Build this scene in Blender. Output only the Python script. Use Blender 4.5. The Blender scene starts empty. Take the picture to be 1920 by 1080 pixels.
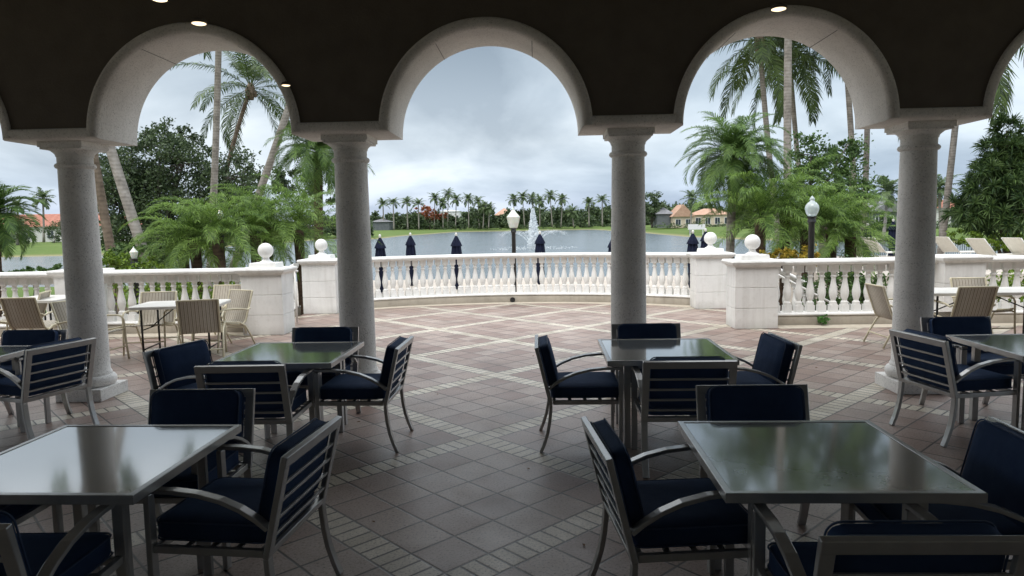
import bpy, bmesh, math, random
import numpy as np
from mathutils import Vector, Matrix
sc = bpy.context.scene
col = sc.collection
PI = math.pi
R = math.radians
rng = np.random.default_rng(7)
random.seed(7)

# ------------------------------------------------------------------ camera
F, HZ, ROLL, YAW, EYE = 1310., 416., .0185, -.0365, 1.83
PITCH = math.atan((540 - HZ) / F)
def ray(x, y):
    U = x - 960; V = 540 - y
    c, s = math.cos(ROLL), math.sin(ROLL)
    u = c*U + s*V; v = -s*U + c*V
    cp, sp = math.cos(PITCH), math.sin(PITCH)
    X = u; Y = F*cp + v*sp; Z = -F*sp + v*cp
    c, s = math.cos(-YAW), math.sin(-YAW)
    return Vector((c*X - s*Y, s*X + c*Y, Z)) / F
def gz(x, y, z=0.):            # world point on the plane of height z
    d = ray(x, y); t = (z - EYE) / d.z
    return Vector((d.x*t, d.y*t, z))
def at(x, y, Y):               # world point at depth Y
    d = ray(x, y); t = Y / d.y
    return Vector((d.x*t, Y, EYE + d.z*t))
cam_d = bpy.data.cameras.new('camera'); cam = bpy.data.objects.new('camera', cam_d); col.objects.link(cam)
fw = ray(960, 540); rt = (ray(961, 540) - fw).normalized(); up = (ray(960, 539) - fw).normalized(); fw.normalize()
M = Matrix.Identity(4)
for i in range(3):
    M[i][0] = rt[i]; M[i][1] = up[i]; M[i][2] = -fw[i]
M.translation = Vector((0, 0, EYE))
cam.matrix_world = M
cam_d.sensor_width = 36; cam_d.lens = F / 1920 * 36
cam_d.clip_start = .05; cam_d.clip_end = 5000
sc.camera = cam

# ------------------------------------------------------------------ light and exposure
sc.view_settings.view_transform = 'Standard'; sc.view_settings.look = 'None'
sc.view_settings.gamma = 1; sc.view_settings.use_curve_mapping = False
sc.view_settings.exposure = 0.62
SUN_EL, SUN_AZ = R(62), R(200)      # high, behind the building, veiled by cloud
w = bpy.data.worlds.new('World'); sc.world = w; w.use_nodes = True
nt = w.node_tree; nt.nodes.clear()
def N(t, kind, **kw):
    n = t.nodes.new(kind)
    for k, v in kw.items():
        if k in n.inputs and not hasattr(n, k): n.inputs[k].default_value = v
        else: setattr(n, k, v)
    return n
def math_(t, op, a, b=None, c=None, clamp=False):
    n = t.nodes.new('ShaderNodeMath'); n.operation = op; n.use_clamp = clamp
    for i, v in enumerate((a, b, c)):
        if v is None: continue
        if isinstance(v, (int, float)): n.inputs[i].default_value = v
        else: t.links.new(v, n.inputs[i])
    return n.outputs[0]
def ramp(t, fac, stops, interp='LINEAR'):
    n = t.nodes.new('ShaderNodeValToRGB'); cr = n.color_ramp; cr.interpolation = interp
    while len(cr.elements) < len(stops): cr.elements.new(.5)
    for e, (p, c) in zip(cr.elements, stops):
        e.position = p; e.color = tuple(c) + (1,) if len(c) == 3 else c
    t.links.new(fac, n.inputs[0]); return n.outputs[0]
def mixc(t, fac, a, b, mode='MIX'):
    n = t.nodes.new('ShaderNodeMix'); n.data_type = 'RGBA'; n.blend_type = mode
    for s, v in ((0, fac), (6, a), (7, b)):
        if isinstance(v, (int, float)): n.inputs[s].default_value = v
        elif isinstance(v, tuple): n.inputs[s].default_value = v + (1,) if len(v) == 3 else v
        else: t.links.new(v, n.inputs[s])
    return n.outputs[2]
tc = nt.nodes.new('ShaderNodeTexCoord')
sep = nt.nodes.new('ShaderNodeSeparateXYZ'); nt.links.new(tc.outputs['Generated'], sep.inputs[0])
zc = math_(nt, 'MAXIMUM', sep.outputs[2], 0.0)
den = math_(nt, 'ADD', zc, .34)
cx = math_(nt, 'DIVIDE', sep.outputs[0], den); cy = math_(nt, 'DIVIDE', sep.outputs[1], den)
cmb = nt.nodes.new('ShaderNodeCombineXYZ'); nt.links.new(cx, cmb.inputs[0]); nt.links.new(cy, cmb.inputs[1])
cmb.inputs[2].default_value = 3.1
nz = N(nt, 'ShaderNodeTexNoise'); nz.inputs['Scale'].default_value = 1.5; nz.inputs['Detail'].default_value = 7; nz.inputs['Roughness'].default_value = .52
nz.inputs['Distortion'].default_value = .35
nt.links.new(cmb.outputs[0], nz.inputs['Vector'])
# altitude profile of the overcast: pale at the horizon, a bright band, slate above, bright towards the zenith
base = ramp(nt, zc, [(0, (.37, .43, .55)), (.05, (.43, .50, .59)), (.11, (.53, .585, .635)), (.17, (.47, .53, .585)), (.24, (.34, .40, .455)), (.34, (.62, .69, .75)), (.48, (.95, 1.0, 1.05)), (.75, (1.5, 1.54, 1.58))])
cl = ramp(nt, nz.outputs['Fac'], [(.32, (.62, .655, .69)), (.44, (.85, .875, .895)), (.53, (1.08, 1.08, 1.07)), (.64, (1.38, 1.34, 1.30))])
cloud = mixc(nt, 1.0, base, cl, 'MULTIPLY')
# heavier cloud towards the right of the lake
side = ramp(nt, math_(nt, 'ADD', math_(nt, 'MULTIPLY', sep.outputs[0], .5), .5), [(.25, (1.14, 1.12, 1.10)), (.50, (1, 1, 1)), (.64, (.80, .84, .88)), (.80, (.88, .91, .94))])
cloud = mixc(nt, 1.0, cloud, side, 'MULTIPLY')
sky = nt.nodes.new('ShaderNodeTexSky'); sky.sky_type = 'NISHITA'; sky.sun_disc = False
sky.sun_elevation = SUN_EL; sky.sun_rotation = SUN_AZ; sky.dust_density = 2
bg1 = nt.nodes.new('ShaderNodeBackground'); bg1.inputs[1].default_value = .1; nt.links.new(sky.outputs[0], bg1.inputs[0])
bg2 = nt.nodes.new('ShaderNodeBackground'); bg2.inputs[1].default_value = 1.0; nt.links.new(cloud, bg2.inputs[0])
mx = nt.nodes.new('ShaderNodeMixShader'); mx.inputs[0].default_value = .92
nt.links.new(bg1.outputs[0], mx.inputs[1]); nt.links.new(bg2.outputs[0], mx.inputs[2])
wo = nt.nodes.new('ShaderNodeOutputWorld'); nt.links.new(mx.outputs[0], wo.inputs[0])
sd = bpy.data.lights.new('sun', 'SUN'); sd.energy = 1.0; sd.angle = R(25); sd.color = (1, .98, .95)
sun = bpy.data.objects.new('sun', sd); col.objects.link(sun)
sv = Vector((math.sin(SUN_AZ)*math.cos(SUN_EL), math.cos(SUN_AZ)*math.cos(SUN_EL), math.sin(SUN_EL)))
sun.rotation_euler = sv.to_track_quat('Z', 'Y').to_euler(); sun.location = sv*60
sc.cycles.max_bounces = 8; sc.cycles.diffuse_bounces = 5; sc.cycles.glossy_bounces = 4
sc.cycles.transparent_max_bounces = 12
sc.cycles.sample_clamp_indirect = 6

# ------------------------------------------------------------------ materials
def mat(name, base=(.5, .5, .5), rough=.6, metal=0., spec=.5):
    m = bpy.data.materials.new(name); m.use_nodes = True
    t = m.node_tree; b = t.nodes['Principled BSDF']
    b.inputs['Base Color'].default_value = tuple(base) + (1,)
    b.inputs['Roughness'].default_value = rough; b.inputs['Metallic'].default_value = metal
    b.inputs['Specular IOR Level'].default_value = spec
    return m, t, b
def objco(t): return t.nodes.new('ShaderNodeTexCoord').outputs['Object']
def posco(t): return t.nodes.new('ShaderNodeNewGeometry').outputs['Position']
def noise(t, vec, scale, detail=4, rough=.55, out='Fac'):
    n = t.nodes.new('ShaderNodeTexNoise'); n.inputs['Scale'].default_value = scale
    n.inputs['Detail'].default_value = detail; n.inputs['Roughness'].default_value = rough
    t.links.new(vec, n.inputs['Vector']); return n.outputs[out]
def voro(t, vec, scale, feature='F1'):
    n = t.nodes.new('ShaderNodeTexVoronoi'); n.feature = feature; n.inputs['Scale'].default_value = scale
    t.links.new(vec, n.inputs['Vector']); return n.outputs['Distance']
def bump(t, b, h, strength=.3, dist=.01):
    n = t.nodes.new('ShaderNodeBump'); n.inputs['Strength'].default_value = strength; n.inputs['Distance'].default_value = dist
    t.links.new(h, n.inputs['Height']); t.links.new(n.outputs[0], b.inputs['Normal'])
def simple(name, a, b_, scale=6, rough=.6, metal=0, bstr=.15, bscale=None, spec=.5, world=True):
    m, t, b = mat(name, a, rough, metal, spec)
    v = posco(t) if world else objco(t)
    f = noise(t, v, scale)
    c = ramp(t, f, [(.35, a), (.65, b_)])
    t.links.new(c, b.inputs['Base Color'])
    if bstr: bump(t, b, noise(t, v, bscale or scale*8, 3), bstr, .004)
    return m
def coral(name, base, dark, pit=.5):
    m, t, b = mat(name, base, .85, 0, .25)
    v = posco(t)
    big = noise(t, v, 2.2, 5); fine = noise(t, v, 48, 4, .7)
    c1 = mixc(t, ramp(t, big, [(.35, (0, 0, 0)), (.7, (1, 1, 1))]), base, tuple(x*.82 for x in base))
    pits = math_(t, 'MULTIPLY', ramp(t, voro(t, v, 44), [(.14, (1, 1, 1)), (.30, (0, 0, 0))]), ramp(t, noise(t, v, 11, 3), [(.44, (0, 0, 0)), (.56, (1, 1, 1))]))
    pits2 = ramp(t, fine, [(.36, (1, 1, 1)), (.50, (0, 0, 0))])
    pp = math_(t, 'MAXIMUM', pits, math_(t, 'MULTIPLY', pits2, .4))
    c2 = mixc(t, math_(t, 'MULTIPLY', pp, pit), c1, dark)
    t.links.new(c2, b.inputs['Base Color'])
    h = math_(t, 'SUBTRACT', math_(t, 'MULTIPLY', fine, .5), pp)
    bump(t, b, h, .55, .006)
    return m
def foliage(name, a, b_, trans=.25, rough=.5):
    m, t, b = mat(name, a, rough, 0, .35)
    g = t.nodes.new('ShaderNodeNewGeometry')
    f = math_(t, 'ADD', math_(t, 'MULTIPLY', g.outputs['Random Per Island'], .6), math_(t, 'MULTIPLY', noise(t, g.outputs['Position'], .9, 2), .5))
    c = ramp(t, f, [(.25, a), (.85, b_)])
    t.links.new(c, b.inputs['Base Color'])
    tr = t.nodes.new('ShaderNodeBsdfTranslucent'); t.links.new(c, tr.inputs[0])
    ms = t.nodes.new('ShaderNodeMixShader'); ms.inputs[0].default_value = trans
    out = t.nodes['Material Output']
    t.links.new(b.outputs[0], ms.inputs[1]); t.links.new(tr.outputs[0], ms.inputs[2]); t.links.new(ms.outputs[0], out.inputs[0])
    return m
MT = {}
MT['column'] = coral('coral_stone_column', (.84, .82, .79), (.20, .19, .175), .62)
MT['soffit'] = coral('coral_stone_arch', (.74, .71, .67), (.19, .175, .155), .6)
MT['joint'] = simple('mortar_joint', (.10, .095, .09), (.14, .13, .12))
MT['wall'] = simple('brown_stucco', (.128, .110, .092), (.150, .129, .107), 4, .9, 0, .8, 55, .2)
MT['ceiling'] = simple('dark_ceiling_paint', (.15, .14, .125), (.18, .17, .15), 2, .9)
MT['stucco'] = None
def white_stone(name, base, dirt):
    m, t, b = mat(name, base, .8, 0, .3)
    v = posco(t)
    f = noise(t, v, 1.7, 6); s = noise(t, v, 14, 5)
    c = mixc(t, ramp(t, f, [(.45, (0, 0, 0)), (.75, (1, 1, 1))]), base, tuple(x*.86 for x in base))
    st = math_(t, 'MULTIPLY', ramp(t, s, [(.54, (0, 0, 0)), (.74, (1, 1, 1))]), .28)
    c = mixc(t, st, c, dirt)
    mp = t.nodes.new('ShaderNodeMapping'); mp.inputs['Scale'].default_value = (9, 9, .7); t.links.new(v, mp.inputs[0])
    stk = math_(t, 'MULTIPLY', ramp(t, noise(t, mp.outputs[0], 1., 5, .6), [(.5, (0, 0, 0)), (.72, (1, 1, 1))]), .26)
    c = mixc(t, stk, c, tuple(x*.8 for x in dirt))
    sz = t.nodes.new('ShaderNodeSeparateXYZ'); t.links.new(v, sz.inputs[0])
    ft = t.nodes.new('ShaderNodeMapRange'); t.links.new(math_(t, 'ADD', sz.outputs[2], math_(t, 'MULTIPLY', f, -.25)), ft.inputs[0])
    ft.inputs[1].default_value = -.12; ft.inputs[2].default_value = .05; ft.inputs[3].default_value = .45; ft.inputs[4].default_value = 0
    c = mixc(t, ft.outputs[0], c, tuple(x*.55 for x in dirt))
    pits = ramp(t, voro(t, v, 55), [(.08, (1, 1, 1)), (.16, (0, 0, 0))])
    gate = ramp(t, noise(t, v, 6, 3), [(.5, (0, 0, 0)), (.62, (1, 1, 1))])
    pg = math_(t, 'MULTIPLY', pits, gate)
    c = mixc(t, math_(t, 'MULTIPLY', pg, .55), c, (.3, .28, .25))
    t.links.new(c, b.inputs['Base Color']); bump(t, b, math_(t, 'SUBTRACT', math_(t, 'MULTIPLY', s, .3), pg), .4, .004)
    return m
MT['stucco'] = white_stone('white_cast_stone', (.82, .81, .785), (.58, .55, .50))
MT['kerb'] = white_stone('stained_base_stone', (.50, .45, .38), (.27, .24, .19))
MT['alu'] = simple('silver_painted_aluminium', (.47, .47, .465), (.53, .53, .52), 10, .27, .55, .03, 200, .5, False)
MT['navy'] = None
m, t, b = mat('navy_woven_fabric', (.02, .042, .10), .85, 0, .2)
v = objco(t); wv = math_(t, 'ADD', math_(t, 'SINE', math_(t, 'MULTIPLY', noise(t, v, 900, 1), 20)), noise(t, v, 8, 4))
t.links.new(ramp(t, noise(t, v, 7, 5), [(.3, (.018, .038, .092)), (.7, (.026, .052, .122))]), b.inputs['Base Color'])
b.inputs['Sheen Weight'].default_value = .25; b.inputs['Sheen Roughness'].default_value = .4
b.inputs['Sheen Tint'].default_value = (.25, .4, .7, 1)
bump(t, b, math_(t, 'ADD', math_(t, 'MULTIPLY', wv, .06), math_(t, 'MULTIPLY', noise(t, v, 5, 3), 5.)), .35, .006); MT['navy'] = m
MT['piping'] = simple('navy_piping', (.03, .055, .12), (.045, .075, .15), 20, .7, 0, 0)
m, t, b = mat('tabletop_glass', (.26, .27, .265), .13, 0, .6)
v = posco(t)
t.links.new(ramp(t, noise(t, v, 9, 6), [(.3, (.25, .26, .252)), (.7, (.29, .30, .292))]), b.inputs['Base Color'])
rg = math_(t, 'ADD', math_(t, 'MULTIPLY', ramp(t, noise(t, v, 6, 6, .65), [(.35, (0, 0, 0)), (.7, (1, 1, 1))]), .035), .085); t.links.new(rg, b.inputs['Roughness'])
b.inputs['IOR'].default_value = 2.3; b.inputs['Coat Weight'].default_value = 1.; b.inputs['Coat Roughness'].default_value = .07; b.inputs['Coat IOR'].default_value = 1.8
MT['tglass'] = m
m, t, b = mat('striped_sling_fabric', (.5, .46, .38), .8, 0, .2)
so = t.nodes.new('ShaderNodeSeparateXYZ'); t.links.new(objco(t), so.inputs[0])
fr = math_(t, 'FRACT', math_(t, 'MULTIPLY', math_(t, 'ADD', so.outputs[0], 5.), 22.))
st = ramp(t, fr, [(0, (.10, .075, .06)), (.14, (.10, .075, .06)), (.16, (.50, .455, .38)), (.55, (.54, .50, .42)), (.57, (.30, .26, .22)), (.64, (.30, .26, .22)), (.66, (.50, .455, .38))], 'CONSTANT')
t.links.new(mixc(t, .15, st, ramp(t, noise(t, objco(t), 30, 3), [(.3, (.3, .27, .22)), (.7, (.6, .55, .48))])), b.inputs['Base Color'])
MT['sling'] = m
MT['cream'] = simple('cream_tube_enamel', (.60, .54, .38), (.66, .60, .44), 9, .4, 0, .02, 60, .5, False)
MT['ftable'] = simple('off_white_plastic', (.62, .60, .56), (.70, .68, .64), 3, .5, 0, .1, 200)
MT['black'] = simple('black_enamel', (.012, .012, .013), (.02, .02, .02), 8, .4)
m, t, b = mat('frosted_globe', (.72, .74, .66), .35, 0, .5); b.inputs['Subsurface Weight'].default_value = .2
t.links.new(ramp(t, noise(t, objco(t), 5, 3), [(.3, (.66, .68, .58)), (.7, (.78, .79, .72))]), b.inputs['Base Color']); MT['globe'] = m
m, t, b = mat('clear_globe', (.78, .86, .87), .12, 0, .6); b.inputs['Transmission Weight'].default_value = .55
MT['cglobe'] = m
MT['umb'] = simple('navy_umbrella_canvas', (.007, .010, .026), (.012, .016, .04), 5, .85, 0, .2, 40, .2, False)
MT['plastic_white'] = simple('white_plastic', (.72, .70, .66), (.78, .76, .72), 6, .4)
MT['lounge'] = simple('white_lounger_sling', (.70, .67, .60), (.76, .73, .66), 12, .7)
m, t, b = mat('reflection_glow', (1, .8, .55), .5); b.inputs['Emission Color'].default_value = (1, .78, .5, 1); b.inputs['Emission Strength'].default_value = 1.3; MT['glow'] = m  # glow of the added discs that stand in for reflected lamps
MT['pale_trunk'] = None
def trunkmat(name, a, b_, ring):
    m, t, b = mat(name, a, .9, 0, .2)
    v = posco(t); s = t.nodes.new('ShaderNodeSeparateXYZ'); t.links.new(v, s.inputs[0])
    n1 = noise(t, v, 5, 5)
    r_ = math_(t, 'SINE', math_(t, 'ADD', math_(t, 'MULTIPLY', s.outputs[2], ring), math_(t, 'MULTIPLY', n1, 6)))
    f = math_(t, 'ADD', math_(t, 'MULTIPLY', r_, .07), n1)
    t.links.new(ramp(t, f, [(.25, a), (.75, b_)]), b.inputs['Base Color']); bump(t, b, f, .6, .02)
    return m
MT['pale_trunk'] = trunkmat('pale_palm_bark', (.17, .15, .13), (.40, .365, .33), 60)
MT['brown_trunk'] = trunkmat('brown_palm_bark', (.10, .075, .055), (.24, .19, .145), 45)
MT['fibre_trunk'] = trunkmat('fibrous_palm_bark', (.03, .02, .014), (.12, .08, .055), 70)
MT['bark'] = trunkmat('grey_bark', (.06, .05, .045), (.16, .14, .12), 6)
MT['coco'] = foliage('coconut_frond', (.030, .052, .018), (.105, .16, .04), .3)
MT['coco_far'] = foliage('far_palm_frond', (.07, .11, .05), (.16, .22, .09), .3)
MT['date'] = foliage('date_palm_frond', (.05, .11, .03), (.18, .29, .07), .4)
MT['robel'] = foliage('arching_palm_frond', (.045, .10, .018), (.23, .36, .075), .4)
MT['oak'] = foliage('dark_oak_leaf', (.028, .05, .026), (.10, .145, .06), .25)
MT['airy'] = foliage('light_green_leaf', (.028, .065, .016), (.11, .19, .05), .3)
MT['screw'] = foliage('strap_leaf', (.02, .048, .018), (.10, .16, .045), .25)
MT['hedge'] = foliage('hedge_leaf', (.05, .10, .012), (.20, .30, .03), .25)
MT['croton'] = foliage('yellow_shrub_leaf', (.12, .13, .015), (.50, .34, .04), .2)
MT['wood'] = foliage('far_tree_leaf', (.04, .066, .034), (.12, .17, .07), .2)
MT['flame'] = foliage('flame_blossom', (.16, .10, .04), (.48, .12, .06), .2)
MT['weed'] = foliage('weed_leaf', (.04, .12, .02), (.1, .25, .05), .3)
MT['tile'] = None

# ------------------------------------------------------------------ builders
class MB:
    def __init__(s): s.v = []; s.f = []; s.mi = []; s.cur = 0
    def add(s, vs, fs):
        o = len(s.v); s.v += [tuple(p) for p in vs]
        for f in fs: s.f.append(tuple(i + o for i in f)); s.mi.append(s.cur)
    def box(s, c, d, rz=0, M3=None):
        x, y, z = d[0]/2, d[1]/2, d[2]/2
        p = [Vector(q) for q in ((-x,-y,-z),(x,-y,-z),(x,y,-z),(-x,y,-z),(-x,-y,z),(x,-y,z),(x,y,z),(-x,y,z))]
        rot = M3 if M3 is not None else Matrix.Rotation(rz, 3, 'Z')
        s.add([rot @ q + Vector(c) for q in p], [(0,3,2,1),(4,5,6,7),(0,1,5,4),(1,2,6,5),(2,3,7,6),(3,0,4,7)])
    def bar(s, pts, w, h, side=None):
        """rectangular section swept along pts; w along 'side', h along the other axis"""
        pts = [Vector(p) for p in pts]; n = len(pts); vs = []
        for i, p in enumerate(pts):
            a = pts[max(i-1, 0)]; b_ = pts[min(i+1, n-1)]; T = (b_ - a).normalized()
            S = Vector(side) if side is not None else Vector((1, 0, 0))
            S = (S - T*S.dot(T)).normalized(); U = T.cross(S).normalized()
            for sx, sy in ((-1,-1),(1,-1),(1,1),(-1,1)): vs.append(p + S*(sx*w/2) + U*(sy*h/2))
        fs = []
        for i in range(n-1):
            for k in range(4):
                a = i*4+k; b2 = i*4+(k+1)%4; fs.append((a, b2, b2+4, a+4))
        fs += [(3,2,1,0), tuple((n-1)*4+k for k in range(4))]
        s.add(vs, fs)
    def tube(s, pts, r, n=8, cap=True):
        pts = [Vector(p) for p in pts]; m_ = len(pts)
        rr = r if hasattr(r, '__len__') else [r]*m_
        ref = Vector((.31, .17, .93)) if abs((pts[-1]-pts[0]).normalized().z) < .9 else Vector((1, 0, 0))
        vs = []; U = None
        for i, p in enumerate(pts):
            T = (pts[min(i+1, m_-1)] - pts[max(i-1, 0)]).normalized()
            U = (ref - T*ref.dot(T)).normalized() if U is None else (U - T*U.dot(T)).normalized()
            W = T.cross(U)
            for k in range(n):
                a = 2*PI*k/n; vs.append(p + (U*math.cos(a) + W*math.sin(a))*rr[i])
        fs = [(i*n+k, i*n+(k+1)%n, (i+1)*n+(k+1)%n, (i+1)*n+k) for i in range(m_-1) for k in range(n)]
        if cap: fs += [tuple(range(n-1, -1, -1)), tuple((m_-1)*n+k for k in range(n))]
        s.add(vs, fs)
    def lathe(s, prof, n=24, c=(0, 0, 0)):
        vs = []; m_ = len(prof)
        for r, z in prof:
            for k in range(n):
                a = 2*PI*k/n; vs.append((c[0]+r*math.cos(a), c[1]+r*math.sin(a), c[2]+z))
        fs = [(i*n+k, i*n+(k+1)%n, (i+1)*n+(k+1)%n, (i+1)*n+k) for i in range(m_-1) for k in range(n)]
        fs += [tuple(range(n-1, -1, -1)), tuple((m_-1)*n+k for k in range(n))]
        s.add(vs, fs)
    def build(s, name, mats, parent=None, smooth=False, bevel=0, auto=None):
        me = bpy.data.meshes.new(name)
        me.from_pydata(s.v, [], s.f); 
        mats = mats if isinstance(mats, (list, tuple)) else [mats]
        for m_ in mats: me.materials.append(m_)
        if len(mats) > 1: me.polygons.foreach_set('material_index', s.mi)
        if smooth:
            me.polygons.foreach_set('use_smooth', [True]*len(me.polygons))
            if auto: me.set_sharp_from_angle(angle=R(auto))
        me.update()
        o = bpy.data.objects.new(name, me); col.objects.link(o)
        if parent: o.parent = parent
        if bevel:
            b_ = o.modifiers.new('bevel', 'BEVEL'); b_.width = bevel; b_.segments = 2; b_.limit_method = 'ANGLE'
        return o
def npmesh(name, V, Fq, m_, parent=None, Ft=None):
    """mesh from numpy arrays: V (n,3), quads (k,4), triangles (j,3)"""
    me = bpy.data.meshes.new(name)
    nq = len(Fq); ntv = 0 if Ft is None else len(Ft)
    me.vertices.add(len(V)); me.vertices.foreach_set('co', np.ascontiguousarray(V, np.float32).ravel())
    loops = Fq.ravel() if ntv == 0 else np.concatenate([Fq.ravel(), Ft.ravel()])
    me.loops.add(len(loops)); me.loops.foreach_set('vertex_index', loops.astype(np.int32))
    me.polygons.add(nq + ntv)
    st = np.concatenate([np.arange(nq)*4, nq*4 + np.arange(ntv)*3]).astype(np.int32)
    me.polygons.foreach_set('loop_start', st)
    me.update(calc_edges=True); me.validate()
    for mm in (m_ if isinstance(m_, (list, tuple)) else [m_]): me.materials.append(mm)
    o = bpy.data.objects.new(name, me); col.objects.link(o)
    if parent: o.parent = parent
    return o
def tag(o, label, cat=None, group=None, kind=None):
    if label: o['label'] = label
    if cat: o['category'] = cat
    if group: o['group'] = group
    if kind: o['kind'] = kind
    return o
def thing(name, label, cat, loc=(0, 0, 0), rz=0, group=None):
    o = bpy.data.objects.new(name, None); col.objects.link(o); o.empty_display_size = .2
    o.location = loc; o.rotation_euler = (0, 0, rz)
    return tag(o, label, cat, group)
def structure(o): o['kind'] = 'structure'; return o
def dup(root, loc, rz, label, group=None, scale=None):
    r_ = root.copy(); col.objects.link(r_); r_.location = loc; r_.rotation_euler = (0, 0, rz); r_['label'] = label
    if group: r_['group'] = group
    if scale: r_.scale = scale if hasattr(scale, '__len__') else (scale,)*3
    for ch in list(root.children):
        c_ = ch.copy(); col.objects.link(c_); c_.parent = r_
        for g in list(ch.children):
            d = g.copy(); col.objects.link(d); d.parent = c_
    return r_

# ------------------------------------------------------------------ the patio floor
m, t, b = mat('diagonal_paving', (.4, .33, .29), .5, 0, .5)
v = posco(t); s = t.nodes.new('ShaderNodeSeparateXYZ'); t.links.new(v, s.inputs[0])
PER = 1.732                       # one diamond of five by five tiles and its brick band
BW = .205; TS = (PER - BW)/5
X0, Y0 = -.51, 5.80
dx = math_(t, 'SUBTRACT', s.outputs[0], X0); dy = math_(t, 'SUBTRACT', s.outputs[1], Y0)
def axis(sum_):
    u = math_(t, 'ADD', math_(t, 'DIVIDE', sum_, math.sqrt(2)), BW/2 + 40*PER)
    k = math_(t, 'FLOOR', math_(t, 'DIVIDE', u, PER)); r = math_(t, 'SUBTRACT', u, math_(t, 'MULTIPLY', k, PER))
    return k, r, math_(t, 'LESS_THAN', r, BW), math_(t, 'DIVIDE', math_(t, 'SUBTRACT', r, BW), TS)
kA, rA, bandA, tA = axis(math_(t, 'ADD', dx, dy)); kB, rB, bandB, tB = axis(math_(t, 'SUBTRACT', dy, dx))
band = math_(t, 'MAXIMUM', bandA, bandB)
def lane(k, r, own, tt, other):   # cell number and distance to the nearest joint along one diagonal
    m_ = math_(t, 'ADD', 1., math_(t, 'MULTIPLY', other, 2.)); tm = math_(t, 'MULTIPLY', tt, m_)
    fr = math_(t, 'FRACT', tm); d1 = math_(t, 'MULTIPLY', math_(t, 'DIVIDE', math_(t, 'MINIMUM', fr, math_(t, 'SUBTRACT', 1., fr)), m_), TS)
    d0 = math_(t, 'MINIMUM', r, math_(t, 'SUBTRACT', BW, r)); no = math_(t, 'SUBTRACT', 1., own)
    d = math_(t, 'ADD', math_(t, 'MULTIPLY', d0, own), math_(t, 'MULTIPLY', d1, no))
    i_ = math_(t, 'ADD', math_(t, 'MULTIPLY', k, 20.), math_(t, 'MULTIPLY', no, math_(t, 'ADD', math_(t, 'FLOOR', tm), 1.)))
    return i_, d
iA, eA = lane(kA, rA, bandA, tA, bandB); iB, eB = lane(kB, rB, bandB, tB, bandA)
cid = t.nodes.new('ShaderNodeCombineXYZ')
t.links.new(iA, cid.inputs[0]); t.links.new(iB, cid.inputs[1]); t.links.new(band, cid.inputs[2])
wn = t.nodes.new('ShaderNodeTexWhiteNoise'); t.links.new(cid.outputs[0], wn.inputs['Vector'])
e = math_(t, 'ADD', math_(t, 'MINIMUM', eA, eB), math_(t, 'MULTIPLY', math_(t, 'SUBTRACT', noise(t, v, 35, 3), .5), .0035))
joint = ramp(t, e, [(.0052, (1, 1, 1)), (.0092, (0, 0, 0))])
tilec = ramp(t, wn.outputs['Value'], [(0, (.255, .168, .138)), (.3, (.325, .232, .195)), (.7, (.37, .282, .24)), (1, (.41, .325, .282))])
brickc = ramp(t, wn.outputs['Value'], [(0, (.50, .44, .35)), (.5, (.61, .55, .45)), (1, (.68, .62, .52))])
c = mixc(t, band, tilec, brickc)
sp = ramp(t, noise(t, v, 62, 5, .75), [(.34, (.12, .12, .12)), (.46, (.88, .88, .88)), (.6, (1.05, 1.05, 1.05)), (.72, (1.25, 1.25, 1.25))])
c = mixc(t, .9, c, sp, 'MULTIPLY')
st = ramp(t, noise(t, v, 1.3, 6, .6), [(.33, (.62, .60, .58)), (.52, (1, 1, 1)), (.75, (1.06, 1.05, 1.03))])
c = mixc(t, .75, c, st, 'MULTIPLY')
c = mixc(t, joint, c, (.03, .025, .022))
t.links.new(c, b.inputs['Base Color'])
rg = math_(t, 'ADD', math_(t, 'MULTIPLY', noise(t, v, 3, 6), .35), .22); t.links.new(rg, b.inputs['Roughness'])
hh = math_(t, 'SUBTRACT', math_(t, 'MULTIPLY', noise(t, v, 70, 4), .35), joint)
bump(t, b, hh, .5, .004); MT['tile'] = m

AX = -.51                               # axis of the terrace
CC = (AX, 8.84); CR = 7.0               # the curved balustrade, front face of its base
def arcpt(a, r): return (CC[0] + r*math.sin(a), CC[1] + r*math.cos(a))
AEND = math.asin((3.80)/CR)
outline = [(-13, -4), (-13, 12.35), (AX-4.35, 12.35), (AX-4.35, 14.8), (AX-3.8, 14.85)]
outline += [arcpt(a, CR+.15) for a in np.linspace(-AEND, AEND, 40)]
outline += [(AX+3.8, 14.85), (AX+4.45, 14.8), (AX+4.45, 12.35), (13, 12.35), (13, -4)]
outline = outline[::-1]
bm = bmesh.new()
top = [bm.verts.new((x, y, 0)) for x, y in outline]; bot = [bm.verts.new((x, y, -1.9)) for x, y in outline]
bm.faces.new(top)
n = len(top)
for i in range(n): bm.faces.new((top[i], bot[i], bot[(i+1) % n], top[(i+1) % n]))
bmesh.ops.recalc_face_normals(bm, faces=bm.faces)
me = bpy.data.meshes.new('patio_floor'); bm.to_mesh(me); bm.free(); me.materials.append(MT['tile'])
o = bpy.data.objects.new('patio_floor', me); col.objects.link(o); structure(o)
if me.polygons[0].normal.z < 0: me.flip_normals()
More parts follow.
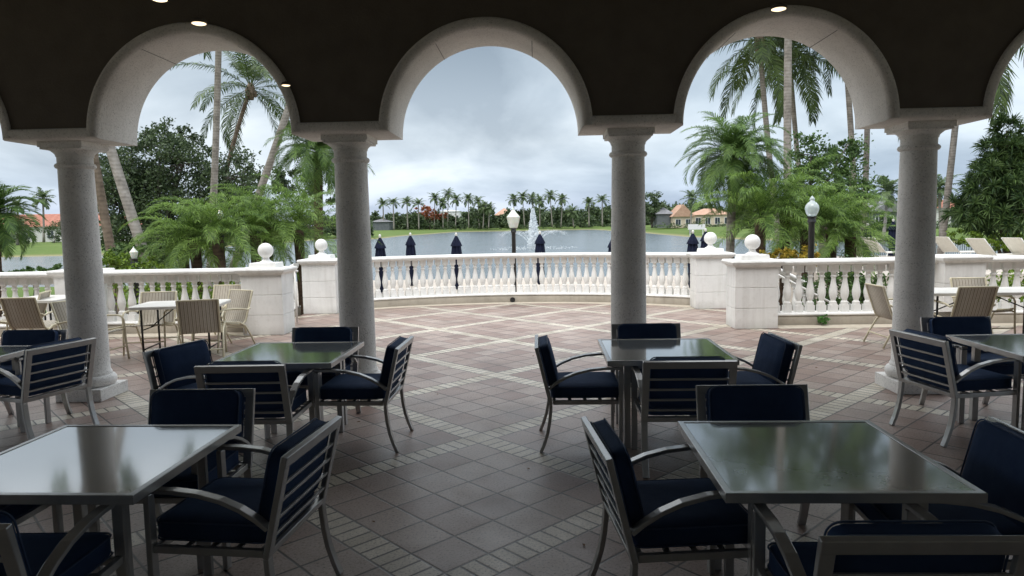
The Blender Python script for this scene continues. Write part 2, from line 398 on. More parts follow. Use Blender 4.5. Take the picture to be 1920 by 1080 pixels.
# cream border course following the balustrade
mb = MB()
arc = np.linspace(-AEND, AEND, 60)
for a0, a1 in zip(arc[:-1], arc[1:]):
    p = [arcpt(a0, CR-.28), arcpt(a1, CR-.28), arcpt(a1, CR+.05), arcpt(a0, CR+.05)]
    mb.add([(q[0], q[1], .004) for q in p], [(0, 3, 2, 1) if False else (0, 1, 2, 3)][::1])
m_border = simple('cream_border_paving', (.50, .44, .35), (.58, .52, .43), 9, .6, 0, .3, 60)
structure(mb.build('border_paving', m_border))
for i_, (xa, xb) in enumerate(((-12.9, -4.98), (3.97, 12.9))):
    mb = MB(); mb.add([(xa, 11.5, .004), (xb, 11.5, .004), (xb, 11.86, .004), (xa, 11.86, .004)], [(0, 1, 2, 3)])
    structure(mb.build('border_paving', m_border))

# ------------------------------------------------------------------ the arcade
COLX = [-4.911, -1.944, .961, 3.917]; CY = 7.388; TH = .365; JW = .498
ZI, ZTOP = 2.746, 4.7
yf, yb = CY - TH, CY + TH
bays = [(-7.87, COLX[0]), (COLX[0], COLX[1]), (COLX[1], COLX[2]), (COLX[2], COLX[3]), (COLX[3], 6.88)]
path = []; ranges = []                  # lower contour of the wall, left to right
for k, (a, b_) in enumerate(bays):
    x0, x1 = a + JW, b_ - JW; r_ = (x1 - x0)/2; xc = (x0 + x1)/2; zs = ZI + .016
    i0 = len(path)
    if k == 0: path.append((x0, 0.))
    path.append((x0, ZI))
    for th in np.linspace(PI, 0, 49): path.append((xc + r_*math.cos(th), zs + r_*math.sin(th)))
    path.append((x1, ZI))
    if k == len(bays)-1: path.append((x1, 0.))
    ranges.append(('arch_trim', i0, len(path)-1, (xc, zs, r_)))
    if k < len(bays)-1: ranges.append(('impost', len(path)-1, len(path), None))
path = [Vector((x, 0, z)) for x, z in path]
nrm = []
for i in range(len(path)):
    ns = []
    for j in (i-1, i):
        if 0 <= j < len(path)-1:
            T = (path[j+1]-path[j]).normalized(); ns.append(Vector((-T.z, 0, T.x)))
    n_ = sum(ns, Vector()) / len(ns)
    nrm.append(n_ / max(n_.length_squared, .2))
prof = [(.105, yf), (.105, yf-.022), (.097, yf-.032), (.08, yf-.036), (.05, yf-.034), (.025, yf-.024), (.009, yf-.006), (0, yf+.03), (0, yb-.03), (.02, yb), (.105, yb+.01)]
arcade = thing('arcade_wall', 'dark brown stucco wall with round stone trimmed arches carried by the columns', 'wall', (0, CY, 0))
def rel(o, root):                      # parent keeping world coordinates (root unrotated)
    o.parent = root; o.matrix_parent_inverse = root.matrix_basis.inverted() if False else Matrix.Translation(-Vector(root.location)); return o
for nm, i0, i1, info in ranges:
    mb = MB(); k = len(prof)
    vs = []
    for i in range(i0, i1+1):
        for off, y in prof:
            q = path[i] + nrm[i]*off; vs.append((q.x, y, q.z))
    fs = [(a*k+j, (a+1)*k+j, (a+1)*k+j+1, a*k+j+1) for a in range(i1-i0) for j in range(k-1)]
    mb.add(vs, fs)
    if info:
        mb.cur = 1; xc, zs, r_ = info
        for th in (PI/2 - .52, PI/2 + .52):
            p = Vector((xc + r_*math.cos(th), CY, zs + r_*math.sin(th)))
            mb.box(p, (.007, 2*TH-.05, .006), M3=Matrix.Rotation(-(th-PI/2), 3, 'Y'))
    rel(mb.build(nm, [MT['soffit'], MT['joint']], None, True, 0, 40), arcade)
mb = MB()
for y, off in ((yf, .104), (yb, .104)):
    for i in range(len(path)-1):
        a = path[i] + nrm[i]*off; b2 = path[i+1] + nrm[i+1]*off
        if abs(b2.x - a.x) < 1e-4: continue
        q = [(a.x, y, a.z), (b2.x, y, b2.z), (b2.x, y, ZTOP), (a.x, y, ZTOP)]
        mb.add(q, [(0, 1, 2, 3) if y == yf else (3, 2, 1, 0)])
xe0, xe1 = path[0].x, path[-1].x
mb.box(((-13 + xe0-.104)/2, CY, ZTOP/2), (13 + xe0-.104, 2*TH, ZTOP)); mb.box(((13 + xe1+.104)/2, CY, ZTOP/2), (13 - xe1-.104, 2*TH, ZTOP))
rel(mb.build('wall_face', MT['wall']), arcade)
mb = MB(); mb.box((0, 2.1, 4.8), (26, 11.9, .2)); structure(mb.build('ceiling', MT['ceiling']))
mb = MB(); mb.box((0, -4.1, 2.4), (26, .2, 4.6)); structure(mb.build('wall_back', MT['ceiling']))
# columns
def make_column(label):
    r0 = thing('stone_column', label, 'column', (0, 0, 0), 0, 'arcade columns')
    mb = MB(); mb.box((0, 0, .065), (.50, .50, .13)); mb.build('plinth', MT['column'], r0, False, .006)
    mb = MB()
    mb.lathe([(.20, .13), (.228, .14), (.243, .165), (.247, .19), (.243, .215), (.228, .238), (.205, .25), (.205, .27), (.196, .285)], 40)
    mb.build('base', MT['column'], r0, True, 0, 40)
    mb = MB(); mb.lathe([(.196, .285)] + [(.188 - .020*(u**1.6), .30 + 2.18*u) for u in np.linspace(0, 1, 14)], 48)
    mb.build('shaft', MT['column'], r0, True, 0, 40)
    mb = MB()
    mb.lathe([(.168, 2.475), (.186, 2.482), (.196, 2.498), (.196, 2.51), (.186, 2.526), (.170, 2.532), (.170, 2.60), (.178, 2.603), (.180, 2.618), (.186, 2.63), (.205, 2.648), (.226, 2.664), (.232, 2.668)], 40)
    mb.build('capital', MT['column'], r0, True, 0, 40)
    mb = MB(); mb.box((0, 0, 2.679), (.446, .446, .022)); mb.box((0, 0, 2.7205), (.475, .475, .061)); mb.build('abacus', MT['column'], r0, False, .004)
    return r0
clab = ['round grey coral stone column at the left, in front of the striped chairs',
        'round grey coral stone column between the left arch and the middle arch',
        'round grey coral stone column between the middle arch and the right arch',
        'round grey coral stone column at the right, behind a blue chair and below palm fronds']
c0 = make_column(clab[0]); c0.location = (COLX[0], CY, 0)
for x, l in zip(COLX[1:], clab[1:]): dup(c0, (x, CY, 0), 0, l)

# window reflections of lamps, built as added hanging discs near the arches
def reflected_lamp_disc(px, py, Y, r_, label):
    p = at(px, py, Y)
    o = thing('lamp_reflection', label, 'lamp reflection', p, 0, 'lamp reflections added as small glowing discs')
    mb = MB(); mb.lathe([(r_*1.12, .0), (r_*1.15, .012), (r_*.9, .022), (.006, .03)], 24); mb.build('shade', MT['wall'], o, True, 0, 40)  # added backing of the disc in wall colour, no real lampshade
    mb = MB(); mb.lathe([(r_*.7, -.006), (r_, -.002), (r_, .002)], 24); mb.build('reflection_disc', MT['glow'], o)
    mb = MB(); mb.tube([(0, 0, .03), (0, 0, 4.7-p.z)], .0011, 5); mb.build('added_cord', MT['wall'], o)  # added to hold up the disc, no such cord hangs there
reflected_lamp_disc(373, 44, 3.77, .036, 'small warm round lamp reflection glowing at the crown of the left arch')
reflected_lamp_disc(536, 160, 5.6, .032, 'small warm round lamp reflection glowing on the right side of the left arch')
reflected_lamp_disc(1460, 17, 3.77, .036, 'small warm round lamp reflection glowing above the crown of the right arch')
reflected_lamp_disc(299, -1, 3.4, .034, 'small warm round lamp reflection cut by the top edge above the left arch')

# ------------------------------------------------------------------ balustrades and piers
BAL = [(.052, .0), (.066, .0), (.066, .05), (.05, .058), (.042, .075), (.05, .10), (.066, .15), (.074, .205), (.072, .245), (.058, .32), (.044, .39), (.038, .44), (.038, .47), (.052, .48), (.052, .50), (.038, .51), (.044, .55), (.052, .565)]
def baluster_mesh():
    mb = MB(); H = .80
    mb.box((0, 0, .06), (.125, .125, .12)); mb.box((0, 0, H-.06), (.125, .125, .12))
    z0, z1 = .12, H-.12
    k = (z1-z0)/.565
    mb.lathe([(r_*.92, z0 + z*k) for r_, z in BAL], 14)
    o = mb.build('baluster', MT['stucco'], None, True, 0, 35); me_ = o.data; bpy.data.objects.remove(o); return me_
BME = baluster_mesh()
RAILP = [(-.13, 0), (-.13, .02), (-.165, .035), (-.175, .06), (-.165, .085), (-.13, .105), (.13, .105), (.165, .085), (.175, .06), (.165, .035), (.13, .02), (.13, 0)]
BASEP = [(-.16, 0), (-.16, .135), (-.145, .15), (-.145, .165), (-.115, .18), (.115, .18), (.145, .165), (.145, .15), (.16, .135), (.16, 0)]
def sweep(pts, prof, z0, closed_ends=True, zs=None):
    """profile (offset towards the right of travel, height) along a plan path"""
    mb = MB(); k = len(prof); vs = []
    P2 = [Vector((p[0], p[1], 0)) for p in pts]
    for i, p in enumerate(P2):
        T = (P2[min(i+1, len(P2)-1)] - P2[max(i-1, 0)]).normalized(); S = Vector((T.y, -T.x, 0))
        zz = z0 + (zs[i] if zs else 0)
        for off, h in prof: q = p + S*off; vs.append((q.x, q.y, zz+h))
    fs = [(i*k+j, (i+1)*k+j, (i+1)*k+(j+1) % k, i*k+(j+1) % k) for i in range(len(P2)-1) for j in range(k)]
    fs += [tuple(range(k)), tuple((len(P2)-1)*k + j for j in range(k-1, -1, -1))]
    mb.add(vs, fs); return mb
def balustrade(pts, label, group='white balustrades', z0=0., zs=None, spacing=.183, base_mat=None):
    pts = [Vector((p[0], p[1], 0)) for p in pts]
    ctr = sum(pts, Vector())/len(pts); ctr.z = z0
    o = thing('balustrade', label, 'balustrade', ctr, 0, group)
    loc = [p - Vector((ctr.x, ctr.y, 0)) for p in pts]
    mb = sweep(loc, [(a, h) for a, h in RAILP], 1.005, zs=zs); mb.build('top_rail', MT['stucco'], o, True, 0, 30)
    mb = sweep(loc, [(a, h*1.0) for a, h in BASEP if True], .0, zs=zs)
    # stained lower course, white plinth above it
    mb.build('base_course', MT['kerb'], o, True, 0, 30)
    mb = sweep(loc, [(-.172, 0), (-.172, .02), (-.15, .035), (.15, .035), (.172, .02), (.172, 0)], .17, zs=zs); mb.build('plinth', MT['stucco'], o, True, 0, 30)
    L = [0.]
    for a, b_ in zip(loc[:-1], loc[1:]): L.append(L[-1] + (b_-a).length)
    nb = max(2, int(L[-1]/spacing)); 
    for k in range(nb):
        d = (k+.5)*L[-1]/nb
        i = max(j for j in range(len(L)-1) if L[j] <= d); u = (d-L[i])/(L[i+1]-L[i])
        p = loc[i].lerp(loc[i+1], u); T = loc[i+1]-loc[i]
        bo = bpy.data.objects.new('baluster', BME); col.objects.link(bo); bo.parent = o
        zz = .205 + ((zs[i]*(1-u) + zs[i+1]*u) if zs else 0)
        bo.location = (p.x, p.y, zz); bo.rotation_euler = (0, 0, math.atan2(T.y, T.x))
    return o
def pier(x, y, label, wx=.70, wy=.54, h=1.13, ball=True):
    o = thing('stone_pier', label, 'pier', (x, y, 0), 0, 'white balustrade piers')
    mb = MB(); hh = (h-.11)/3
    for k in range(3):
        mb.box((0, 0, hh*k + hh/2), (wx, wy, hh-.008))
    mb.box((0, 0, (h-.11)/2), (wx-.02, wy-.02, h-.112))
    mb.build('shaft', MT['stucco'], o, False, .005)
    mb = MB()
    for z0, z1, g0, g1 in ((h-.115, h-.075, .0, .04), (h-.075, h-.03, .055, .075), (h-.03, h, .075, .06)):
        vs = []
        for z, g in ((z0, g0), (z1, g1)):
            for sx, sy in ((-1,-1),(1,-1),(1,1),(-1,1)): vs.append((sx*(wx/2+g), sy*(wy/2+g), z))
        mb.add(vs, [(0,1,5,4),(1,2,6,5),(2,3,7,6),(3,0,4,7),(3,2,1,0),(4,5,6,7)])
    mb.build('cap', MT['stucco'], o, False, .004)
    if ball:
        mb = MB()
        mb.add([(sx*a, sy*b_, z) for z, a, b_ in ((h+.001, .235, .19), (h+.085, .225, .18)) for sx, sy in ((-1,-1),(1,-1),(1,1),(-1,1))], [(0,1,5,4),(1,2,6,5),(2,3,7,6),(3,0,4,7),(4,5,6,7)])
        mb.build('pedestal', MT['stucco'], o, False, .006)
        mb = MB()
        zc_ = h+.29; rb = .128
        pr = [(.115, h+.085), (.11, h+.10), (.075, h+.118), (.055, h+.14), (.052, h+.165)]
        pr += [(rb*math.sin(a), zc_ - rb*math.cos(a)) for a in np.linspace(.43, PI-.001, 18)]
        mb.lathe(pr, 28); mb.build('ball_finial', MT['stucco'], o, True, 0, 50)
    return o
pier(AX-4.12, 11.79, 'white ball topped pier ending the left balustrade, nearest the striped chairs')
pier(AX+4.10, 11.79, 'white ball topped pier starting the right balustrade, nearer of the right pair')
pier(AX-4.0, 14.5, 'white pier with ball finial at the left end of the curved balustrade')
pier(AX+4.06, 14.45, 'white pier with ball finial at the right end of the curved balustrade')
pier(7.02, 11.95, 'low white pier without a ball to the right of the right column', .66, .52, 1.14, False)
pier(-7.98, 11.95, 'low white pier without a ball half hidden behind the left column', .66, .52, 1.14, False)
balustrade([arcpt(a, CR+.16) for a in np.linspace(-AEND+.03, AEND+.0, 40)], 'long curved white balustrade in the middle, in front of the lake', spacing=.168)
balustrade([(3.97, 12.03), (6.68, 12.03)], 'straight white balustrade to the right of the nearer ball topped pier')
balustrade([(-7.64, 12.03), (-4.97, 12.03)], 'straight white balustrade behind the striped chairs, right of the left column')
balustrade([(7.36, 11.97), (10.9, 11.75)], 'white balustrade at the right edge beyond the low pier')
balustrade([(-12.4, 11.6), (-8.32, 11.95)], 'white balustrade at the left edge beyond the left column')

# ------------------------------------------------------------------ blue chairs and glass tables
def cushion_mesh(sx, sy, sz, r_, puff, n=10):
    bm = bmesh.new(); bmesh.ops.create_cube(bm, size=2)
    bmesh.ops.subdivide_edges(bm, edges=bm.edges[:], cuts=n, use_grid_fill=True)
    h = Vector((sx/2, sy/2, sz/2))
    for v_ in bm.verts:
        p = v_.co.copy(); q = Vector([p[i]*h[i] for i in range(3)])
        inner = Vector([max(-h[i]+r_[i], min(h[i]-r_[i], q[i])) for i in range(3)])
        d = Vector([(q[i]-inner[i])/max(r_[i], 1e-6) for i in range(3)])
        if d.length > 1e-6:
            m_ = max(abs(d.x), abs(d.y), abs(d.z)); d = d.normalized()*m_
        q = Vector([inner[i] + d[i]*r_[i] for i in range(3)])
        ax = min(range(3), key=lambda i: h[i]); o1, o2 = [i for i in range(3) if i != ax]
        g = (1-p[o1]**2)*(1-p[o2]**2); q[ax] += math.copysign(puff*max(g, 0)**.6, p[ax]) if abs(p[ax]) > .2 else 0
        v_.co = q
    return bm
def from_bm(name, bm, m_, parent, Mx=None):
    if Mx is not None: bm.transform(Mx)
    me_ = bpy.data.meshes.new(name); bm.to_mesh(me_); bm.free(); me_.materials.append(m_)
    me_.polygons.foreach_set('use_smooth', [True]*len(me_.polygons))
    o = bpy.data.objects.new(name, me_); col.objects.link(o); o.parent = parent; return o
def rrect(w_, h_, r_, n=5):
    pts = []
    for cx_, cy_, a0 in ((w_/2-r_, h_/2-r_, 0), (-w_/2+r_, h_/2-r_, PI/2), (-w_/2+r_, -h_/2+r_, PI), (w_/2-r_, -h_/2+r_, 1.5*PI)):
        for k in range(n+1): a = a0 + PI/2*k/n; pts.append((cx_+r_*math.cos(a), cy_+r_*math.sin(a)))
    return pts + [pts[0]]
def make_chair(label):
    o = thing('dining_chair', label, 'chair', (0, 0, 0), 0, 'blue cushioned chairs round the glass tables')
    al = MT['alu']; W = .30
    # back frame: posts lean from the seat to the top
    def by(z): return -.275 - .105*(z-.40)/.44
    mb = MB()
    for sx in (-1, 1):
        mb.bar([(sx*W, by(z), z) for z in (.385, .62, .845)], .05, .028)
    mb.bar([(-W-.0245, by(.82), .82), (W+.0245, by(.82), .82)], .052, .030, side=(0, -.23, .97))
    mb.bar([(-W, by(.405), .405), (W, by(.405), .405)], .036, .026, side=(0, -.23, .97))
    mb.build('back_frame', al, o, False, .004)
    mb = MB()
    for k in range(4):
        z = .478 + k*.078; mb.bar([(-W+.02, by(z)-.004, z), (W-.02, by(z)-.004, z)], .016, .012, side=(0, -.23, .97))
    mb.build('back_slats', al, o, False, .002)
    for sx in (-1, 1):
        mb = MB(); mb.bar([(sx*W, y, z) for y, z in ((-.272, .384), (-.275, .33), (-.283, .25), (-.30, .16), (-.328, .07), (-.357, 0.))], .046, .026); mb.build('leg', al, o, False, .004)
        mb = MB(); mb.bar([(sx*W, .275, 0), (sx*W, .275, .655)], .046, .028); mb.build('leg', al, o, False, .004)
        mb = MB(); mb.bar([(sx*W, y, z) for y, z in ((-.285, .515), (-.235, .555), (-.16, .60), (-.07, .637), (.04, .662), (.15, .672), (.289, .673))], .05, .02); mb.build('armrest', al, o, False, .004)
    mb = MB()
    for sx in (-1, 1): mb.bar([(sx*(W-.002), -.255, .402), (sx*(W-.002), .262, .402)], .028, .034, side=(1, 0, 0))
    for y in (-.245, .255): mb.bar([(-W+.02, y, .402), (W-.02, y, .402)], .026, .032, side=(0, 1, 0))
    for y in (-.12, 0, .12): mb.bar([(-W+.02, y, .407), (W-.02, y, .407)], .03, .008, side=(0, 1, 0))
    mb.build('seat_frame', al, o, False, .003)
    sc_ = from_bm('seat_cushion', cushion_mesh(.545, .55, .105, (.05, .05, .022), .012), MT['navy'], o, Matrix.Translation((0, .008, .474)))
    mb = MB(); mb.tube([(x, y+.008, .4745+.040) for x, y in rrect(.547, .552, .05)], .0042, 5, False)
    mb.tube([(x, y+.008, .4745-.040) for x, y in rrect(.547, .552, .05)], .0042, 5, False); mb.build('piping', MT['piping'], sc_, True)
    ang = math.atan2(.105, .44)
    Mx = Matrix.Translation((0, by(.672)+.058, .672)) @ Matrix.Rotation(ang, 4, 'X')
    bc = from_bm('back_cushion', cushion_mesh(.535, .085, .365, (.05, .018, .05), .012), MT['navy'], o, Mx)
    mb = MB()
    for yy in (-.034, .034): mb.tube([Mx @ Vector((x, yy, z)) for x, z in rrect(.537, .367, .05)], .0042, 5, False)
    mb.build('piping', MT['piping'], bc, True)
    return o
def make_table(label):
    o = thing('dining_table', label, 'table', (0, 0, 0), 0, 'glass topped tables')
    S = .505; al = MT['alu']
    mb = MB()
    for a in range(4):
        Mz = Matrix.Rotation(a*PI/2, 3, 'Z')
        vs = [Mz @ Vector(q) for z in (.70, .742) for q in ((-S, -S, z), (S, -S, z), (S-.03, -S+.03, z), (-S+.03, -S+.03, z))]
        mb.add(vs, [(3,2,1,0), (4,5,6,7), (0,1,5,4), (2,3,7,6)])
    mb.build('top_frame', al, o, False, .003)
    mb = MB(); mb.box((0, 0, .7335), (2*S-.062, 2*S-.062, .011)); mb.build('tabletop', MT['tglass'], o, False)
    for sx in (-1, 1):
        for sy in (-1, 1):
            mb = MB(); mb.box((sx*(S-.17), sy*(S-.17), .35), (.052, .052, .70)); mb.build('leg', al, o, False, .004)
    mb = MB()
    for sg in (-1, 1):
        mb.box((0, sg*(S-.17), .672), (2*(S-.17)-.053, .025, .05)); mb.box((sg*(S-.17), 0, .672), (.025, 2*(S-.17)-.053, .05))
        mb.box((sg*(S-.09), 0, .69), (.11, .05, .019))
    mb.build('apron', al, o, False, .003)
    return o
tables = [((1.245, 3.21, 0), -.012, 'right front glass table, largest in view'),
          ((-2.165, 3.23, 0), -.02, 'left front glass table reflecting a column'),
          ((1.045, 5.86, 0), -.012, 'right middle glass table in front of the column right of the middle arch'),
          ((-2.14, 5.91, 0), -.012, 'left middle glass table in front of the column left of the middle arch'),
          ((-5.2, 5.92, 0), 0, 'glass topped table cut by the left edge beside the left column'),
          ((4.19, 5.88, 0), 0, 'glass topped table cut by the right edge beside the right column')]
t0 = None
for loc, a, l in tables:
    if t0 is None: t0 = make_table(l); t0.location = loc; t0.rotation_euler = (0, 0, a)
    else: dup(t0, loc, a, l)
H90 = PI/2
tR, tL = 'the right front table', 'the left front table'
mR, mL = 'the right middle table', 'the left middle table'
chairs = [ # back centre x, y, facing angle (0 = away from the camera, 180 = towards it)
 (.26, 3.14, -H90+.10, 'blue cushioned chair at the left side of '+tR+', back seen edge on'),
 (1.255, 4.10, PI, 'blue cushioned chair facing us behind '+tR),
 (2.17, 3.08, H90-.06, 'blue cushioned chair at the right side of '+tR+', cut by the edge'),
 (1.18, 2.10, 0.0, 'blue cushioned chair seen from behind at the near side of '+tR),
 (-2.06, 4.13, PI, 'blue cushioned chair facing us behind '+tL),
 (-1.07, 3.19, H90-.09, 'blue cushioned chair at the right side of '+tL+', slats towards us'),
 (-2.11, 2.20, 0.02, 'blue cushioned chair at the near side of '+tL+', mostly cut off'),
 (-3.22, 3.2, -H90, 'blue cushioned chair at the left side of '+tL+', only its seat showing'),
 (-.01, 5.72, -H90, 'blue cushioned chair at the left side of '+mR+', seen in profile'),
 (1.02, 6.60, PI, 'blue cushioned chair facing us behind '+mR),
 (1.05, 4.82, -.01, 'blue cushioned chair seen from behind at the near side of '+mR),
 (2.0, 5.70, H90+.04, 'blue cushioned chair at the right side of '+mR),
 (-1.12, 5.74, H90-.02, 'blue cushioned chair right of '+mL+', its back to the open floor'),
 (-2.06, 6.64, PI, 'blue cushioned chair facing us behind '+mL),
 (-2.13, 4.84, .02, 'blue cushioned chair seen from behind at the near side of '+mL),
 (-3.06, 5.72, -H90-.30, 'blue cushioned chair turned slightly at the left of '+mL),
 (-5.0, 6.71, PI, 'blue cushioned chair facing us behind the table at the left edge'),
 (-4.15, 5.88, H90-.30, 'blue cushioned chair with slats towards us in front of the left column'),
 (3.99, 6.77, PI, 'blue cushioned chair facing us behind the table at the right edge'),
 (3.11, 5.78, -H90+.18, 'blue cushioned chair with slats towards us in front of the right column'),
]
ch0 = None
for x, y, a, l in chairs:
    d = Vector((-math.sin(a), math.cos(a), 0)); loc = Vector((x, y, 0)) + d*.375
    if ch0 is None: ch0 = make_chair(l); ch0.location = loc; ch0.rotation_euler = (0, 0, a)
    else: dup(ch0, loc, a, l)

# ------------------------------------------------------------------ striped sling chairs and folding tables
def make_sling(label):
    o = thing('sling_chair', label, 'chair', (0, 0, 0), 0, 'striped sling chairs')
    prof_ = [(.27, .415), (.24, .43), (.17, .42), (.05, .39), (-.10, .365), (-.19, .37), (-.235, .41), (-.27, .50), (-.325, .66), (-.385, .84), (-.39, .855)]
    mb = MB(); W = .245; k = len(prof_)
    vs = [(x, y, z) for x in (-W, W) for y, z in prof_]; mb.add(vs, [(i, k+i, k+i+1, i+1) for i in range(k-1)])
    so_ = mb.build('sling', MT['sling'], o, True); sm = so_.modifiers.new('thickness', 'SOLIDIFY'); sm.thickness = .006
    mb = MB()
    for sx in (-1, 1): mb.tube([(sx*(W+.012), y, z) for y, z in prof_], .014, 8)
    mb.tube([(-W-.012, -.39, .85), (W+.012, -.39, .85)], .012, 8)
    mb.build('sling_frame', MT['cream'], o, True)
    for sx in (-1, 1):
        X = sx*(W+.042)
        mb = MB(); mb.tube([(X, y, z) for y, z in ((.30, 0), (.275, .20), (.26, .44), (.255, .56), (.22, .605), (.16, .62), (0, .615), (-.16, .60), (-.26, .575), (-.305, .60))], .014, 8); mb.build('armrest', MT['cream'], o, True)
        mb = MB(); mb.tube([(X, y, z) for y, z in ((-.38, 0), (-.30, .17), (-.20, .34), (-.10, .40), (.12, .43), (.255, .46))], .014, 8); mb.build('leg', MT['cream'], o, True)
    for y, z in ((.277, .18), (-.31, .15)): mb = MB(); mb.tube([(-W-.042, y, z), (W+.042, y, z)], .011, 6); mb.build('stretcher', MT['cream'], o, True)
    return o
slings = [ # centre x, y, facing
 (-4.75, 9.62, .37, 'striped sling chair seen from behind, drawn up to the folding table on the left'),
 (-4.78, 10.30, PI-.50, 'striped sling chair angled towards us in front of the left ball topped pier'),
 (-5.25, 11.2, PI-.1, 'striped sling chair backed against the left balustrade behind the angled chair'),
 (-5.78, 10.15, PI+.15, 'striped sling chair facing us on the far side of the left folding table'),
 (-6.15, 9.35, -H90-.15, 'striped sling chair in profile whose back is hidden by the left column'),
 (-7.62, 10.3, .02, 'striped sling chair seen from behind at the left edge'),
 (-8.25, 10.75, H90+.35, 'striped sling chair in profile at the left edge, leaning beside the left column'),
 (5.87, 9.88, .03, 'striped sling chair seen from behind at the right folding table'),
 (6.55, 10.45, PI, 'striped sling chair facing us on the far side of the right folding table'),
 (5.12, 9.95, -H90, 'striped sling chair in profile half hidden by the right column'),
 (7.55, 10.1, H90+.2, 'striped sling chair at the right edge beside the right folding table')]
s0 = None
for x, y, a, l in slings:
    if s0 is None: s0 = make_sling(l); s0.location = (x, y, 0); s0.rotation_euler = (0, 0, a)
    else: dup(s0, (x, y, 0), a, l)
def make_ftable(label, lx, ly):
    o = thing('folding_table', label, 'table', (0, 0, 0), 0, 'off white folding tables')
    mb = MB(); pts = rrect(lx, ly, .07, 6)[:-1]; n = len(pts)
    mb.add([(x, y, .70) for x, y in pts] + [(x, y, .735) for x, y in pts] + [(x*.985, y*.985, .742) for x, y in pts],
           [tuple(range(n-1, -1, -1)), tuple(range(2*n, 3*n))] + [(i, (i+1) % n, n+(i+1) % n, n+i) for i in range(n)] + [(n+i, n+(i+1) % n, 2*n+(i+1) % n, 2*n+i) for i in range(n)])
    mb.build('tabletop', MT['ftable'], o)
    for sx in (-1, 1):
        for sy in (-1, 1):
            mb = MB(); mb.tube([(sx*(lx/2-.15), sy*(ly/2-.1), 0), (sx*(lx/2-.15), sy*(ly/2-.1), .70)], .015, 8); mb.build('leg', MT['black'], o, True)
        mb = MB(); mb.tube([(sx*(lx/2-.15), -ly/2+.1, .12), (sx*(lx/2-.15), ly/2-.1, .12)], .011, 6); mb.tube([(sx*(lx/2-.15), 0, .40), (sx*.08, 0, .69)], .009, 6)
        mb.tube([(sx*(lx/2-.15), -ly/2+.1, .40), (sx*(lx/2-.15), ly/2-.1, .40)], .009, 6); mb.build('brace', MT['black'], o, True)
    return o
f0 = make_ftable('off white folding table among the striped chairs beside the left column', 1.2, .80); f0.location = (-5.18, 9.93, 0); f0.rotation_euler = (0, 0, .15)
f1 = make_ftable('long off white folding table beyond the right column', 1.83, .76); f1.location = (6.35, 10.15, 0); f1.rotation_euler = (0, 0, -.03)
f2 = make_ftable('off white folding table at the left edge behind the left column', .90, .90); f2.location = (-8.0, 11.05, 0)

# small things on the terrace
mb = MB(); q = arcpt(0.0, CR-.012); mb.lathe([(.045, 0), (.06, .01), (.06, .03)], 14)
o = mb.build('drain_outlet', MT['black'], None, True, 0, 40); o.location = (AX-.06, CC[1]+CR+.0, .06); o.rotation_euler = (H90, 0, 0); tag(o, 'small black drain outlet at the foot of the curved balustrade', 'drain')
def leafspray(n, rad, size, c=(0, 0, 0), squash=1., seed=0, aspect=.45):
    r_ = np.random.default_rng(seed)
    d = r_.normal(size=(n, 3)); d /= np.linalg.norm(d, axis=1)[:, None]
    p = d*rad*(r_.random((n, 1))**.45); p[:, 2] *= squash
    return leafquads(p + np.array(c), size*(.6 + .8*r_.random(n)), r_, aspect)
def leafquads(p, sz, r_, aspect=.45, flat=0.):
    n = len(p)
    u = r_.normal(size=(n, 3)); u /= np.linalg.norm(u, axis=1)[:, None]
    w_ = r_.normal(size=(n, 3)); w_[:, 2] += flat; w_ -= (w_*u).sum(1)[:, None]*u; w_ /= np.linalg.norm(w_, axis=1)[:, None]
    a = u*sz[:, None]/2; b_ = w_*(sz*aspect)[:, None]/2
    V = np.stack([p-a, p+b_-a*.1, p+a, p-b_-a*.1], 1).reshape(-1, 3)
    return V, np.arange(n*4).reshape(-1, 4)
V, Q = leafspray(80, .10, .06, (0, 0, .10), .9, 3, .6); wp = gz(1537, 608)
o = npmesh('weed', V, Q, MT['weed']); o.location = (wp.x, 11.80, .0); tag(o, 'small green weed growing at the foot of the right balustrade', 'weed')

mlf = simple('dry_leaf_brown', (.16, .075, .03), (.26, .14, .06), 20, .8)
lf0 = None
for px, py in ((672, 792), (1095, 1024), (820, 740), (990, 880), (1000, 668), (760, 655), (1120, 640), (1530, 690), (905, 612), (700, 980)):
    p = gz(px, py)
    if lf0 is None:
        mb = MB(); mb.add([(-.016, 0, .007), (-.004, -.008, .010), (.012, -.005, .008), (.02, 0, .006), (.011, .006, .011), (-.004, .008, .009), (0, 0, .005)], [(0, 1, 6), (1, 2, 6), (2, 3, 6), (3, 4, 6), (4, 5, 6), (5, 0, 6)])
        lf0 = mb.build('fallen_leaf', mlf); lf0.location = p; tag(lf0, 'small dry brown leaf lying on the paving', 'leaf', 'dry leaves scattered on the paving')
    else:
        lf = lf0.copy(); col.objects.link(lf); lf.location = p; lf.rotation_euler = (0, 0, px*1.7)

